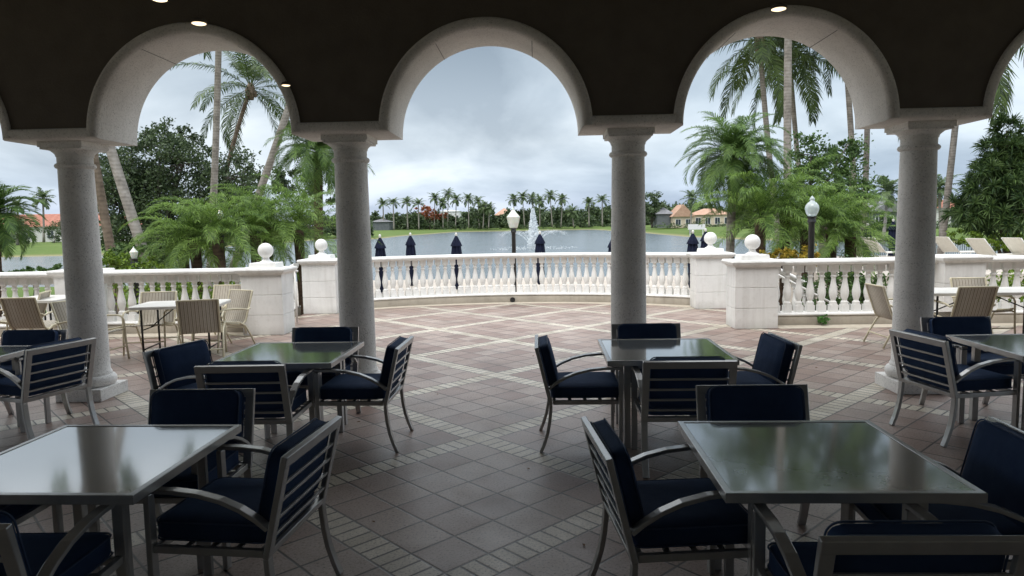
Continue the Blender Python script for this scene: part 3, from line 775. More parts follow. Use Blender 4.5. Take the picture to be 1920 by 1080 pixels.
# ------------------------------------------------------------------ vegetation builders
class NB:                              # numpy mesh collector
    def __init__(s): s.V = []; s.Q = []; s.T = []; s.n = 0
    def add(s, V, Q=None, T=None):
        if Q is not None and len(Q): s.Q.append(Q + s.n)
        if T is not None and len(T): s.T.append(T + s.n)
        s.V.append(V); s.n += len(V)
    def build(s, name, m_, parent=None):
        V = np.concatenate(s.V); Q = np.concatenate(s.Q) if s.Q else np.zeros((0, 4), int); T = np.concatenate(s.T) if s.T else None
        return npmesh(name, V, Q, m_, parent, T)
def frond(nb, r_, L, el, az, droop, nl, ll, lw, vee=.35, hang=.5, base=(0, 0, 0), pet=.14, rr=.02):
    ns = 12; t_ = np.linspace(0, 1, ns)
    e_ = el - droop*t_**1.5
    sway = r_.normal()*.25
    az_ = az + sway*t_**2
    d = np.stack([np.cos(e_)*np.cos(az_), np.cos(e_)*np.sin(az_), np.sin(e_)], 1)
    pos = np.concatenate([[np.zeros(3)], np.cumsum((d[1:]+d[:-1])/2*L/(ns-1), 0)]) + np.array(base)
    S0 = np.stack([-np.sin(az_), np.cos(az_), np.zeros(ns)], 1); N0 = np.cross(d, S0); N0[N0[:, 2] < 0] *= -1
    rad = rr*(1-.85*t_)[:, None]
    ringv = np.stack([pos + S0*rad, pos - S0*rad, pos - N0*rad], 1).reshape(-1, 3)
    q = []
    for i in range(ns-1):
        for k in range(3): q.append((i*3+k, i*3+(k+1) % 3, (i+1)*3+(k+1) % 3, (i+1)*3+k))
    nb.add(ringv, np.array(q))
    s_ = np.linspace(pet, .985, nl); f = s_*(ns-1); i0 = np.minimum(f.astype(int), ns-2); u = (f-i0)[:, None]
    lerp = lambda A_: A_[i0]*(1-u) + A_[i0+1]*u
    P_, T_, S_, N_ = lerp(pos), lerp(d), lerp(S0), lerp(N0)
    for sg in (-1, 1):
        Al = np.radians(68 - 38*s_ + r_.normal(size=nl)*5)[:, None]
        ve = (vee + r_.normal(size=nl)*.12)[:, None]
        D = T_*np.cos(Al) + (sg*S_*np.cos(ve) + N_*np.sin(ve))*np.sin(Al)
        ln = (ll*np.sin(PI*(.16 + .76*s_))**.7*(.85 + .3*r_.random(nl)))[:, None]
        W = T_ - (T_*D).sum(1)[:, None]*D; W /= np.linalg.norm(W, axis=1)[:, None]; W *= lw/2
        mid = P_ + D*ln*.5; D2 = D + np.array([0, 0, -1.])*hang*(.7 + .6*r_.random((nl, 1))); D2 /= np.linalg.norm(D2, axis=1)[:, None]
        tip = mid + D2*ln*.5
        V = np.stack([P_-W*.6, P_+W*.6, mid+W, mid-W, tip], 1).reshape(-1, 3)
        ix = np.arange(nl)[:, None]*5
        nb.add(V, ix + np.array([[0, 1, 2, 3]]), ix + np.array([[3, 2, 4]]))
def crown_coco(seed, nf=22, L=4., nl=46, ll=.8, lw=.05, elmin=-55, elmax=75, droop=1.0, hang=.9, vee=.1, rr=.03):
    r_ = np.random.default_rng(seed); nb = NB()
    for k in range(nf):
        az = k*2.39996 + r_.normal()*.15; u = (k+.5)/nf
        el = R(elmin + (elmax-elmin)*u**.8)
        frond(nb, r_, L*(.85+.3*r_.random()), el, az, droop*(.7+.5*r_.random()), nl, ll, lw, vee, hang, rr=rr)
    return nb
def curve_pts(a, b_, bend, n=10):
    a, b_ = Vector(a), Vector(b_); pts = []
    for i in range(n+1):
        u = i/n; p = a.lerp(b_, u); p += Vector((bend[0], bend[1], 0))*4*u*(1-u); pts.append(p)
    return pts
def palm(name, label, base, top_, bend, r0, r1, bark, crown, leaf, group=None, nuts=False, cat='palm tree', flare=1.35):
    base, top_ = Vector(base), Vector(top_)
    o = thing(name, label, cat, base, 0, group)
    pts = [p - base for p in curve_pts(base, top_, bend, 14)]
    n = len(pts); rad = [r0*(1-i/(n-1)) + r1*i/(n-1) for i in range(n)]; rad[0] *= flare; rad[1] *= 1+(flare-1)*.35
    rad = [q*.72 for q in rad]; mb = MB(); mb.tube(pts, rad, 12); tr = mb.build('trunk', bark, o, True)
    c_ = crown.build('crown', leaf, o); c_.location = top_ - base
    if nuts:
        mb = MB(); r_ = random.Random(3)
        for k in range(9):
            a = r_.random()*6.28; p = (math.cos(a)*.22, math.sin(a)*.22, -.15 - r_.random()*.25)
            mb.lathe([(.001, -.13), (.07, -.09), (.10, 0), (.07, .09), (.001, .13)], 8, p)
        mb.lathe([(.12, -.6), (.2, -.3), (.22, 0), (.12, .25)], 10); n_ = mb.build('coconuts', MT['brown_trunk'], o, True); n_.location = top_ - base
    return o
GL = -1.45                               # level of the garden below the terrace
def ground(px, Y, z=GL):                 # a foot point under a picture column at depth Y
    p = at(px, 500, Y); return Vector((p.x, Y, z))
def foot(px0, py0, px1, py1, Y, z=GL):   # extend the line through two picture points down to the ground
    a, b_ = at(px0, py0, Y), at(px1, py1, Y); u = (z-a.z)/(b_.z-a.z); return a + (b_-a)*u

# tall palms on the left
palm('coconut_palm', 'tall coconut palm with curved trunk, its whole crown framed by the left arch', foot(466, 250, 450, 310, 36), at(470, 165, 36), (-.35, 0), .19, .13, MT['brown_trunk'], crown_coco(11, 21, 4.3, 62, .75, .045, -55, 80, 1.25, .8), MT['coco'], None, True)
p1 = at(409, 85, 26)
palm('coconut_palm', 'tall straight palm trunk crossing the left arch, its crown above the arch', foot(405, 95, 395, 390, 26), p1 + Vector((.25, 0, 3.2)), (.1, 0), .19, .14, MT['pale_trunk'], crown_coco(12, 20, 3.6, 46), MT['coco'], None, True)
p1 = at(535, 205, 24)
palm('coconut_palm', 'pale leaning palm trunk at the right side of the left arch', foot(535, 205, 482, 360, 24), p1 + (p1 - at(482, 360, 24))*1.5, (.1, 0), .20, .14, MT['pale_trunk'], crown_coco(13, 20, 3.6, 46), MT['coco'])
p1 = at(215, 278, 18)
palm('coconut_palm', 'pale palm trunk leaning left, beside the small lamp right of the left column', foot(215, 278, 283, 500, 18), p1 + (p1 - at(283, 500, 18))*2.3 , (-.12, 0), .20, .13, MT['pale_trunk'], crown_coco(14, 20, 3.8, 46), MT['coco'], None, False)
p1 = at(180, 300, 21)
palm('coconut_palm', 'brownish palm trunk rising close behind the left column', foot(180, 300, 210, 470, 21), p1 + (p1 - at(210, 470, 21))*2.2, (-.05, 0), .20, .14, MT['brown_trunk'], crown_coco(15, 20, 3.8, 46), MT['coco'])
# tall palms on the right
palm('coconut_palm', 'coconut palm with fronds hanging left at the top of the right arch', foot(1425, 90, 1442, 250, 30), at(1424, 74, 30), (-.1, 0), .19, .14, MT['pale_trunk'], crown_coco(21, 24, 3.5, 50, .9, .05, -62, 75, .9), MT['coco'], None, True)
palm('coconut_palm', 'coconut palm with fronds hanging right behind the white trunk in the right arch', foot(1482, 110, 1497, 265, 34), at(1480, 98, 34), (-.1, 0), .19, .14, MT['pale_trunk'], crown_coco(22, 24, 3.7, 50, .9, .05, -58, 75, .9), MT['coco'], None, True)
p1 = at(1472, 60, 24)
palm('royal_palm', 'smooth whitish palm trunk in the middle of the right arch, crown out of sight above', foot(1470, 75, 1474, 310, 24), p1 + Vector((.1, 0, 3.0)), (-.06, 0), .19, .16, MT['pale_trunk'], crown_coco(23, 16, 3.4, 50), MT['coco'])
p1 = at(1586, 190, 30)
palm('coconut_palm', 'slim palm trunk passing behind the right springing of the right arch', foot(1586, 185, 1590, 250, 30), p1 + Vector((-.3, 0, 4)), (.1, 0), .18, .14, MT['pale_trunk'], crown_coco(24, 20, 3.6, 46), MT['coco'])
p1 = at(1617, 240, 31)
palm('coconut_palm', 'slim palm trunk rising between the right arch and the right column', foot(1617, 240, 1616, 320, 31), p1 + Vector((.1, 0, 5)), (.1, 0), .18, .14, MT['pale_trunk'], crown_coco(25, 20, 3.6, 46), MT['coco'])
p1 = at(1786, 240, 22)
palm('coconut_palm', 'pale palm trunk leaning right just beyond the right column', foot(1786, 240, 1764, 450, 28), at(1812, 30, 27.5), (.05, 0), .19, .13, MT['pale_trunk'], crown_coco(26, 24, 4.6, 54, .95, .055, -60), MT['coco'])

# feathery date palms and arching clumps
def date_crown(seed, nf=60, L=1.6, nl=66, ll=.32, lw=.012, elmin=-45, elmax=80, droop=1.25, hang=.35):
    r_ = np.random.default_rng(seed); nb = NB()
    for k in range(nf):
        az = k*2.39996 + r_.normal()*.2; u = (k+.5)/nf
        frond(nb, r_, L*(.8+.35*r_.random()), R(elmin + (elmax-elmin)*u**.75), az, droop*(.7+.6*r_.random()), nl, ll, lw, .25, hang, rr=.011)
    return nb
palm('date_palm', 'feathery date palm with bushy crown and patterned trunk standing right of the third column', ground(1370, 17), at(1377, 296, 17), (-.05, 0), .15, .14, MT['pale_trunk'], date_crown(31, 84, 1.5, 66, .33, .014, -55, 80, 1.7, .6), MT['date'])
palm('date_palm', 'small date palm with dark trunk behind the column left of the middle arch', ground(594, 22), at(596, 285, 22), (0, 0), .19, .2, MT['fibre_trunk'], date_crown(32, 66, 1.75, 62, .38, .016, -45, 75, 1.7, .6), MT['date'])
def clump(label, stems, seed, group='arching palm clumps', L=1.5, leaf='robel', nf=32):
    base = Vector(stems[0][0]); o = thing('palm_clump', label, 'palm', (base.x, base.y, base.z), 0, group)
    nb = NB(); r_ = np.random.default_rng(seed); mb = MB()
    for (b_, h, ls) in stems:
        off = Vector(b_) - base; top_ = off + Vector((r_.normal()*.1, r_.normal()*.1, h))
        mb.tube([off, off.lerp(top_, .5) + Vector((.03, 0, 0)), top_], [.10, .11, .13], 10)
        for k in range(nf):
            az = k*2.39996 + r_.normal()*.25; u = (k+.5)/nf
            frond(nb, r_, L*ls*(.75+.45*r_.random()), R(-38 + 130*u**.72), az, 2.1*(.7+.5*r_.random())*(.45 + .55*u), 40, .34*ls, .0135, .25 + .3*r_.random(), 1.0, tuple(top_), rr=.009)
    mb.build('trunk', MT['fibre_trunk'], o, True); nb.build('crown', MT[leaf], o)
    return o
def st(px, py, Y, ls=1., z=GL):          # a stem whose crown centre is at the picture point
    p = at(px, py, Y); return ((p.x, Y, z), p.z - z, ls)
clump('bright green arching palm clump behind the left balustrade, nearest the small lamp', [st(372, 448, 16), st(418, 448, 15.4, 1.05), st(345, 468, 16.6, .9)], 41)
clump('bright green arching palm clump behind the left pair of piers', [st(500, 425, 17.5, 1.15), st(560, 432, 17, 1.2), st(470, 440, 16.6, 1.)], 42)
clump('arching palm clump left of the lamp beyond the right pair of piers', [st(1425, 408, 16, 1.15), st(1468, 400, 16.8, 1.1)], 43, nf=30)
clump('arching palm clump spreading right of the lamp beyond the right balustrade', [st(1500, 432, 16.2, 1.05), st(1560, 432, 17, 1.1), st(1595, 445, 16.2, .9)], 44)
palm('date_palm', 'drooping palm fronds cut by the left edge above the lake', ground(-12, 15.5), at(-14, 400, 15.5), (0, 0), .16, .15, MT['fibre_trunk'], date_crown(33, 50, 1.1, 50, .3, .02, -60, 80), MT['date'])

# broadleaf trees
def broadleaf(name, label, base, blobs, leaf, nleaf, size, seed, trunk_r=.25, cat='tree', group=None, bark='bark', aspect=.5):
    """blobs: list of (centre, radii) in world coordinates; leaves grow in small clumps inside them with gaps between"""
    base = Vector(base); o = thing(name, label, cat, base, 0, group)
    r_ = np.random.default_rng(seed); mb = MB(); nb = NB()
    tot = sum((b_[1][0]*b_[1][1]*b_[1][2])**.667 for b_ in blobs)
    low = min(b_[0][2]-b_[1][2] for b_ in blobs); fork = Vector((0, 0, max(.4, (low-base.z)*.8)))
    mb.tube([(0, 0, 0), fork*.5 + Vector((.05, 0, 0)), fork], [trunk_r*1.3, trunk_r, trunk_r*.8], 9)
    for c_, rad in blobs:
        c_ = Vector(c_) - base
        mid = fork.lerp(c_, .5) + Vector((r_.normal()*.2, r_.normal()*.2, .2)); mb.tube([fork, mid, c_], [trunk_r*.55, trunk_r*.35, trunk_r*.12], 6)
        w_ = (rad[0]*rad[1]*rad[2])**.667/tot; n = int(nleaf*w_); ncl = max(6, n//55)
        d = r_.normal(size=(ncl, 3)); d /= np.linalg.norm(d, axis=1)[:, None]
        cc = d*(.35 + .65*r_.random((ncl, 1))**.5)*np.array(rad)*(1+.15*r_.normal(size=(ncl, 1))) + np.array(c_)
        for k in range(0, ncl, 3): mb.tube([c_.lerp(Vector(cc[k]), .1), Vector(cc[k])], [trunk_r*.09, trunk_r*.03], 4)
        cr = min(rad)*.28*(.6 + .8*r_.random(ncl))
        idx = r_.integers(0, ncl, n)
        p = cc[idx] + r_.normal(size=(n, 3))*cr[idx][:, None]*np.array([.62, .62, .45])
        V, Q = leafquads(p, size*(.6+.8*r_.random(n)), r_, aspect, .6); nb.add(V, Q)
    mb.build('trunk', MT[bark], o, True); nb.build('crown', MT[leaf] if isinstance(leaf, str) else leaf, o)
    return o
def bl(px, py, Y, rx, rz, ry=None): p = at(px, py, Y); return ((p.x, p.y, p.z), (rx, ry or rx, rz))
broadleaf('broadleaf_tree', 'large dark broadleaf tree filling the lower half of the left arch', ground(310, 33), [bl(300, 275, 33, 1.5, 1.0), bl(240, 320, 33, 1.7, 1.3), bl(345, 305, 32.5, 1.6, 1.2), bl(430, 330, 33, 1.6, 1.2), bl(225, 385, 32, 1.6, 1.5), bl(300, 385, 33.5, 2.2, 1.7), bl(390, 390, 33, 2.0, 1.6), bl(460, 375, 34, 1.3, 1.0), bl(265, 345, 34, 1.5, 1.2), bl(340, 255, 33.5, .8, .6), bl(250, 440, 32, 1.6, 1.0), bl(350, 450, 33, 2.2, .9)], 'oak', 42000, .155, 51, .3)
broadleaf('broadleaf_tree', 'airy bright green tree in the lower right of the right arch', ground(1540, 21), [bl(1520, 290, 21, .75, .6), bl(1590, 300, 21.5, .6, .6), bl(1545, 330, 21, .9, .6), bl(1600, 355, 21, .65, .6), bl(1505, 340, 21.4, .6, .6), bl(1590, 270, 21, .3, .25), bl(1560, 375, 21, 1.0, .5)], 'airy', 9500, .105, 52, .12)
broadleaf('shrub', 'low bushy shrub behind the small palm left of the middle arch', ground(600, 24), [bl(560, 350, 26, .8, .6), bl(520, 335, 26, .7, .5), bl(610, 400, 24, .8, .5)], 'oak', 2600, .14, 53, .06, 'shrub')
# spiky rosette tree at the right
def rosettes(label, base, blobs, n, L, seed):
    base = Vector(base); o = thing('screw_pine', label, 'tree', base); r_ = np.random.default_rng(seed); nb = NB(); mb = MB()
    fork = Vector((0, 0, 1.2)); mb.tube([(0, 0, 0), fork], [.16, .13], 8)
    tot = sum(b_[1][0]*b_[1][2] for b_ in blobs)
    for c_, rad in blobs:
        k = int(n*rad[0]*rad[2]/tot); c_ = np.array(Vector(c_) - base)
        mb.tube([fork, Vector(c_)], [.07, .04], 6)
        d = r_.normal(size=(k, 3)); d /= np.linalg.norm(d, axis=1)[:, None]; P_ = c_ + d*np.array(rad)*(.55+.5*r_.random((k, 1)))
        for q, ax in zip(P_, d):
            m_ = 34; ax = ax + np.array([0, 0, .5]); ax /= np.linalg.norm(ax)
            D = r_.normal(size=(m_, 3)); D /= np.linalg.norm(D, axis=1)[:, None]; D = D + ax*.75; D /= np.linalg.norm(D, axis=1)[:, None]
            ln = (L*(.6+.6*r_.random(m_)))[:, None]; W = np.cross(D, r_.normal(size=(m_, 3))); W /= np.linalg.norm(W, axis=1)[:, None]; W *= .019
            mid = q + D*ln*.55; tip = mid + (D + np.array([0, 0, -.45]))*ln*.45
            V = np.stack([q-W*.7, q+W*.7, mid+W, mid-W, tip+np.zeros_like(mid)], 1).reshape(-1, 3); ix = np.arange(m_)[:, None]*5
            nb.add(V, ix + np.array([[0, 1, 2, 3]]), ix + np.array([[3, 2, 4]]))
    mb.build('trunk', MT['brown_trunk'], o, True); nb.build('crown', MT['screw'], o); return o
rosettes('dark spiky leaved tree at the right edge beyond the right column', ground(1890, 26), [bl(1888, 245, 26, .42, .5), bl(1880, 300, 26, .85, .75), bl(1935, 300, 26, 1.1, 1.1), bl(1862, 345, 25.7, 1.05, .75), bl(1925, 375, 25.5, 1.3, .9), bl(1838, 392, 25.6, 1.0, .55), bl(1890, 410, 25.5, 1.3, .6), bl(1908, 340, 26.2, .9, 1.3)], 640, .42, 54)
# low shrubs just behind the balustrades
def shrub(name, label, pts, leaf, n, size, seed, cat='shrub', group='low shrubs behind the balustrades'):
    return broadleaf(name, label, (pts[0][0][0], pts[0][0][1], GL), pts, leaf, n, size, seed, .03, cat, group)
shrub('shrub', 'yellow green clipped shrub beside the small lamp behind the left balustrade', [bl(210, 492, 14.8, .4, .22), bl(235, 492, 14.8, .35, .2), bl(285, 505, 15.5, .4, .22)], 'hedge', 3600, .06, 61)
shrub('shrub', 'darker green shrub behind the clipped shrub by the small lamp', [bl(240, 470, 18, .7, .3), bl(300, 480, 18, .7, .35), bl(215, 480, 18, .5, .3)], 'airy', 2800, .09, 62)
shrub('shrub', 'green bush behind the balusters of the left balustrade', [bl(260, 545, 13.6, .6, .5), bl(340, 555, 13.6, .7, .5), bl(420, 550, 13.6, .5, .45)], 'hedge', 3400, .08, 63)
shrub('shrub', 'yellow and orange shrub behind the ball topped piers on the right', [bl(1455, 485, 15, .3, .18), bl(1475, 478, 15, .25, .15), bl(1505, 480, 15, .3, .2)], 'croton', 1500, .08, 64)
shrub('shrub', 'green bush behind the balusters of the right balustrade', [bl(1560, 545, 13.6, .6, .5), bl(1640, 550, 13.6, .5, .45), bl(1600, 560, 13.6, .5, .4)], 'airy', 3400, .08, 65)
shrub('shrub', 'bright yellow green hedge under the spiky tree at the right', [bl(1815, 448, 25.5, .7, .35), bl(1870, 450, 25.2, .9, .35), bl(1925, 455, 25, .9, .4)], 'hedge', 3600, .10, 66)
shrub('shrub', 'green bush behind the balusters at the right edge', [bl(1880, 560, 13.4, .6, .5), bl(1930, 545, 13.6, .6, .5)], 'hedge', 2200, .08, 67)
shrub('shrub', 'rounded dark hedge on the lake bank at the left edge', [bl(60, 512, 34, 1.1, .35), bl(110, 510, 34, .9, .35), bl(20, 516, 33, 1., .3)], 'airy', 2600, .16, 68)

# ------------------------------------------------------------------ lower garden furniture
def lamp_post(label, px, py, Y, clear=False, h=None, s=1.):
    tp = at(px, py, Y); z0 = GL; o = thing('lamp_post', label, 'lamp post', (tp.x, Y, z0), 0, 'garden lamp posts'); H_ = tp.z - z0
    gh = .62*s; zb = H_-gh
    mb = MB(); mb.lathe([(.13, 0), (.13, .12), (.09, .2), (.075, .5), (.062, .62), (.058, zb-.14), (.085, zb-.1), (.07, zb-.04), (.11, zb)], 16); mb.build('post', MT['black'], o, True, 0, 35)
    mb = MB()
    if clear: pr = [(.10, 0), (.13, .02), (.185, .14), (.205, .24), (.19, .33), (.13, .41), (.075, .45), (.06, .48), (.075, .50), (.075, .53), (.05, .57), (.03, .59), (.012, .62)]
    else: pr = [(.10, 0), (.125, .03), (.165, .16), (.195, .30), (.20, .34), (.15, .40), (.10, .46), (.06, .52), (.03, .55), (.03, .58), (.008, .62)]
    mb.lathe([(r_*s*1.0, zb + z*s) for r_, z in pr], 8 if not clear else 20); mb.build('globe', MT['cglobe'] if clear else MT['globe'], o, clear, 0, 50)
    return o
lamp_post('black lamp post with pale faceted globe standing in front of the fountain', 962, 389, 20, s=.95)
lamp_post('black lamp post with round clear globe beyond the right balustrade', 1523, 367, 14.1, True, s=.66)
lamp_post('small lamp post with pale globe beside the leaning trunk at the left', 250, 462, 14.4, s=.42)
lamp_post('pale lamp globe peeping out of the arching palm clump on the left', 412, 391, 15.6, s=.42)
def make_umbrella(label):
    o = thing('closed_umbrella', label, 'umbrella', (0, 0, 0), 0, 'closed navy umbrellas on the lower terrace')
    mb = MB(); mb.lathe([(.25, 0), (.25, .06), (.05, .09), (.04, .25)], 20); mb.build('base', MT['black'], o, True, 0, 40)
    mb = MB(); mb.lathe([(.022, .09), (.022, 2.72)], 10); mb.lathe([(.001, 2.86), (.035, 2.84), (.045, 2.8), (.03, 2.76), (.02, 2.72)][::-1], 10); mb.build('pole', MT['plastic_white'], o, True, 0, 40)
    def folded(prof_, nfold, amp, n=48):
        m2 = MB(); vs = []
        for r_, z in prof_:
            for k in range(n):
                a = 2*PI*k/n; rr_ = r_*(1 + amp*math.cos(nfold*a + z*.8)); vs.append((rr_*math.cos(a), rr_*math.sin(a), z))
        m_ = len(prof_); fs = [(i*n+k, i*n+(k+1) % n, (i+1)*n+(k+1) % n, (i+1)*n+k) for i in range(m_-1) for k in range(n)]
        m2.add(vs, fs); return m2
    folded([(.06, 1.02), (.085, 1.05), (.12, 1.2), (.13, 1.4), (.11, 1.55), (.12, 1.75), (.15, 2.0), (.145, 2.2), (.12, 2.42), (.03, 2.72)], 8, .22).build('canopy', MT['umb'], o, True)
    folded([(.168, 2.42), (.165, 2.45), (.125, 2.55), (.075, 2.66), (.03, 2.75)], 8, .12).build('vent_flap', MT['umb'], o, True)
    return o
umb = [(712, 439, 21.5, 'closed navy umbrella furthest left, next to the column left of the middle arch'),
       (769, 436, 24, 'closed navy umbrella second from the column left of the middle arch'),
       (855, 436, 22.5, 'closed navy umbrella between the left pair and the fountain lamp'),
       (1012, 433, 24, 'closed navy umbrella just right of the fountain'),
       (1149, 440, 24, 'closed navy umbrella mostly hidden by the column right of the middle arch'),
       (1299, 431, 22, 'closed navy umbrella at the left of the right ball topped piers'),
       (1323, 428, 24, 'closed navy umbrella directly behind the right ball finials'),
       (1627, 418, 27, 'closed navy umbrella deep in the shade of the right palm clump'),
       (1675, 410, 28, 'closed navy umbrella at the left edge of the right column by the pool fence')]
u0 = None
for px, py, Y, l in umb:
    p = at(px, py, Y); loc = (p.x, Y, p.z - 2.86)
    if u0 is None: u0 = make_umbrella(l); u0.location = loc
    else: dup(u0, loc, random.random()*3, l)
def make_lounger(label):
    o = thing('sun_lounger', label, 'sun lounger', (0, 0, 0), 0, 'white sun loungers by the pool fence')
    mb = MB()
    for sx in (-1, 1):
        mb.tube([(sx*.3, 1.0, .34), (sx*.3, -.35, .36)], .018, 6); mb.tube([(sx*.3, -.35, .36), (sx*.3, -.85, .86)], .018, 6)
    mb.build('frame', MT['plastic_white'], o, True)
    mb = MB(); mb.bar([(0, 1.0, .355), (0, -.35, .375)], .56, .012); mb.build('seat', MT['lounge'], o)
    mb = MB(); mb.bar([(0, -.37, .385), (0, -.85, .87)], .56, .012); mb.build('backrest', MT['lounge'], o)
    for sx in (-1, 1):
        for y, y2 in ((.8, .88), (-.3, -.36)):
            mb = MB(); mb.tube([(sx*.3, y, .36), (sx*.3, y2, 0)], .016, 6); mb.build('leg', MT['plastic_white'], o, True)
    return o
lo = [(1800, 461, 23.5, -1.25, 'white sun lounger with raised back just right of the right column'),
      (1868, 466, 21.5, -1.25, 'white sun lounger in full view right of the low pier'),
      (1935, 470, 21.5, -1.25, 'white sun lounger cut by the right edge'),
      (1664, 470, 24, -1.25, 'white sun lounger glimpsed left of the right column')]
l0 = None
PL = -.55
for px, py, Y, a, l in lo:
    p = at(px, py, Y); loc = (p.x, Y, .22)
    if l0 is None: l0 = make_lounger(l); l0.location = loc; l0.rotation_euler = (0, 0, a)
    else: dup(l0, loc, a, l)
# black picket fence of the pool, on the terrace of the loungers
mb = MB(); mb.box((19.5, 23.6, (.22+GL)/2), (23, 9.6, .22-GL)); structure(mb.build('pool_deck', simple('pool_deck_paving', (.45, .40, .35), (.55, .50, .44), .8, .7, 0, .2, 20)))
fa, fb_ = at(1640, 449, 34), at(1990, 449, 32); ctr = (fa+fb_)/2
o = thing('pool_fence', 'black metal picket fence behind the loungers beyond the right column', 'fence', (ctr.x, ctr.y, GL))
TOPZ = fa.z - GL; n = 84
mb = MB(); e0 = Vector((fa.x-ctr.x, fa.y-ctr.y, 0)); e1 = Vector((fb_.x-ctr.x, fb_.y-ctr.y, 0))
for k in range(n+1): p = e0.lerp(e1, k/n); mb.box((p.x, p.y, TOPZ/2), (.018, .018, TOPZ))
mb.build('pickets', MT['black'], o)
for z in (TOPZ-.95, TOPZ-.06):
    mb = MB(); mb.bar([e0 + Vector((0, -.02, z)), e1 + Vector((0, -.02, z))], .04, .03, side=(0, 0, 1)); mb.build('rail', MT['black'], o)

# steps down at both sides of the curved terrace, with handrails
def steps(x0, sg, label_rail):
    mb = MB()
    for k in range(9):
        mb.box((x0 + sg*(.17 + .33*k), 13.2, -.16*(k+1)/2 - .9), (.34, 1.9, 1.8 - .16*(k+1)))
    structure(mb.build('steps', MT['kerb']))
steps(AX-4.36, -1, ''); steps(AX+4.46, 1, '')
def handrail(x, y, sg, label):
    o = thing('handrail', label, 'handrail', (x, y, 0))
    mb = MB(); mb.tube([(0, 0, .98), (sg*.45, 0, .98), (sg*2.9, 0, -.35)], .022, 8); mb.build('rail', MT['plastic_white'], o, True)
    for dx_, z0, z1 in ((.06, 0, .98), (2.6, -1.4, -.2)):
        mb = MB(); mb.tube([(sg*dx_, 0, z0), (sg*dx_, 0, z1)], .02, 8); mb.build('post', MT['plastic_white'], o, True)
handrail(AX-4.0, 13.0, -1, 'white handrail between the two left ball topped piers')
handrail(AX+4.1, 13.0, 1, 'white handrail between the two right ball topped piers')
sp_ = [(4.4 + .1*k, 14.35) for k in range(0, 31, 5)]
balustrade(sp_, 'white stair balustrade sloping down behind the right balustrade', 'white balustrades', 0., [-.05 - .052*k for k in range(0, 31, 5)])
sp_ = [(AX - 4.5 - .1*k, 14.35) for k in range(0, 31, 5)]
balustrade(sp_, 'white stair balustrade sloping down behind the left balustrade', 'white balustrades', 0., [-.05 - .052*k for k in range(0, 31, 5)])

# ------------------------------------------------------------------ land, lake
WL = -2.2
far = [(30, 482), (110, 480), (215, 477), (330, 470), (480, 459), (600, 450), (640, 448), (700, 449), (760, 442), (840, 437), (960, 434.5), (1060, 433), (1140, 432.5), (1200, 436), (1240, 440), (1290, 444), (1340, 447), (1420, 450), (1500, 452), (1640, 452)]
poly = [gz(x, y, WL) for x, y in far]
poly = [Vector((-190, poly[0].y*1.05, WL))] + poly + [Vector((75, 62, WL)), Vector((45, 47, WL)), Vector((14, 44, WL)), Vector((-14, 44, WL)), Vector((-40, 48, WL)), Vector((-80, 50, WL)), Vector((-190, 52, WL))]
PX = np.array([[p.x, p.y] for p in poly])
def sdist(X, Y):                          # signed distance to the lake, negative inside
    D = np.full(X.shape, 1e9); ins = np.zeros(X.shape, bool); n = len(PX)
    for i in range(n):
        a, b2 = PX[i], PX[(i+1) % n]; e_ = b2-a
        t_ = np.clip(((X-a[0])*e_[0] + (Y-a[1])*e_[1])/(e_@e_), 0, 1)
        D = np.minimum(D, np.hypot(X-a[0]-t_*e_[0], Y-a[1]-t_*e_[1]))
        cnd = (a[1] > Y) != (b2[1] > Y)
        with np.errstate(divide='ignore', invalid='ignore'):
            xi = a[0] + (Y-a[1])/(b2[1]-a[1] if b2[1] != a[1] else 1e-9)*e_[0]
        ins ^= cnd & (X < xi)
    return np.where(ins, -D, D)
def land_z(X, Y):
    d = sdist(X, Y)
    z = WL + np.where(d < 0, np.maximum(d*.25, -1.2), 0) + np.where(d > 0, .18*np.minimum(d, 1.5) + .045*np.clip(d-1.5, 0, 22), 0)
    near = np.clip((43-Y)/2.5, 0, 1)
    zz = z*(1-near) + (GL-.05)*near
    return zz + .06*np.sin(X*.21)*np.sin(Y*.17)*(1-near)
xs = np.unique(np.concatenate([np.linspace(-900, -180, 13), np.linspace(-180, 180, 151), np.linspace(180, 900, 13)]))
ys = np.unique(np.concatenate([np.linspace(12.3, 260, 125), np.linspace(260, 1500, 14)]))
GX, GY = np.meshgrid(xs, ys); GZ = land_z(GX, GY)
V = np.stack([GX, GY, GZ], -1).reshape(-1, 3); nx, ny = len(xs), len(ys)
ii = (np.arange(ny-1)[:, None]*nx + np.arange(nx-1)[None]).ravel(); Q = np.stack([ii, ii+1, ii+nx+1, ii+nx], 1)
m, t, b = mat('lawn', (.08, .14, .03), .9, 0, .2)
v = posco(t)
f1_ = noise(t, v, .12, 5); f2_ = noise(t, v, 2.5, 4)
c = ramp(t, math_(t, 'ADD', math_(t, 'MULTIPLY', f1_, .6), math_(t, 'MULTIPLY', f2_, .4)), [(.3, (.06, .105, .022)), (.52, (.095, .145, .03)), (.75, (.14, .18, .055))])
s = t.nodes.new('ShaderNodeSeparateXYZ'); t.links.new(v, s.inputs[0])
edge_ = ramp(t, math_(t, 'ADD', s.outputs[2], math_(t, 'MULTIPLY', f2_, .3)), [(0, (1, 1, 1)), (1, (0, 0, 0))])
er = t.nodes.new('ShaderNodeMapRange'); t.links.new(math_(t, 'ADD', s.outputs[2], math_(t, 'MULTIPLY', f2_, .35)), er.inputs[0])
er.inputs[1].default_value = WL+.2; er.inputs[2].default_value = WL+.5; er.inputs[3].default_value = 1; er.inputs[4].default_value = 0
c = mixc(t, er.outputs[0], c, (.25, .22, .12))
t.links.new(c, b.inputs['Base Color']); bump(t, b, f2_, .4, .1)
o = npmesh('lawn', V, Q, m); structure(o)
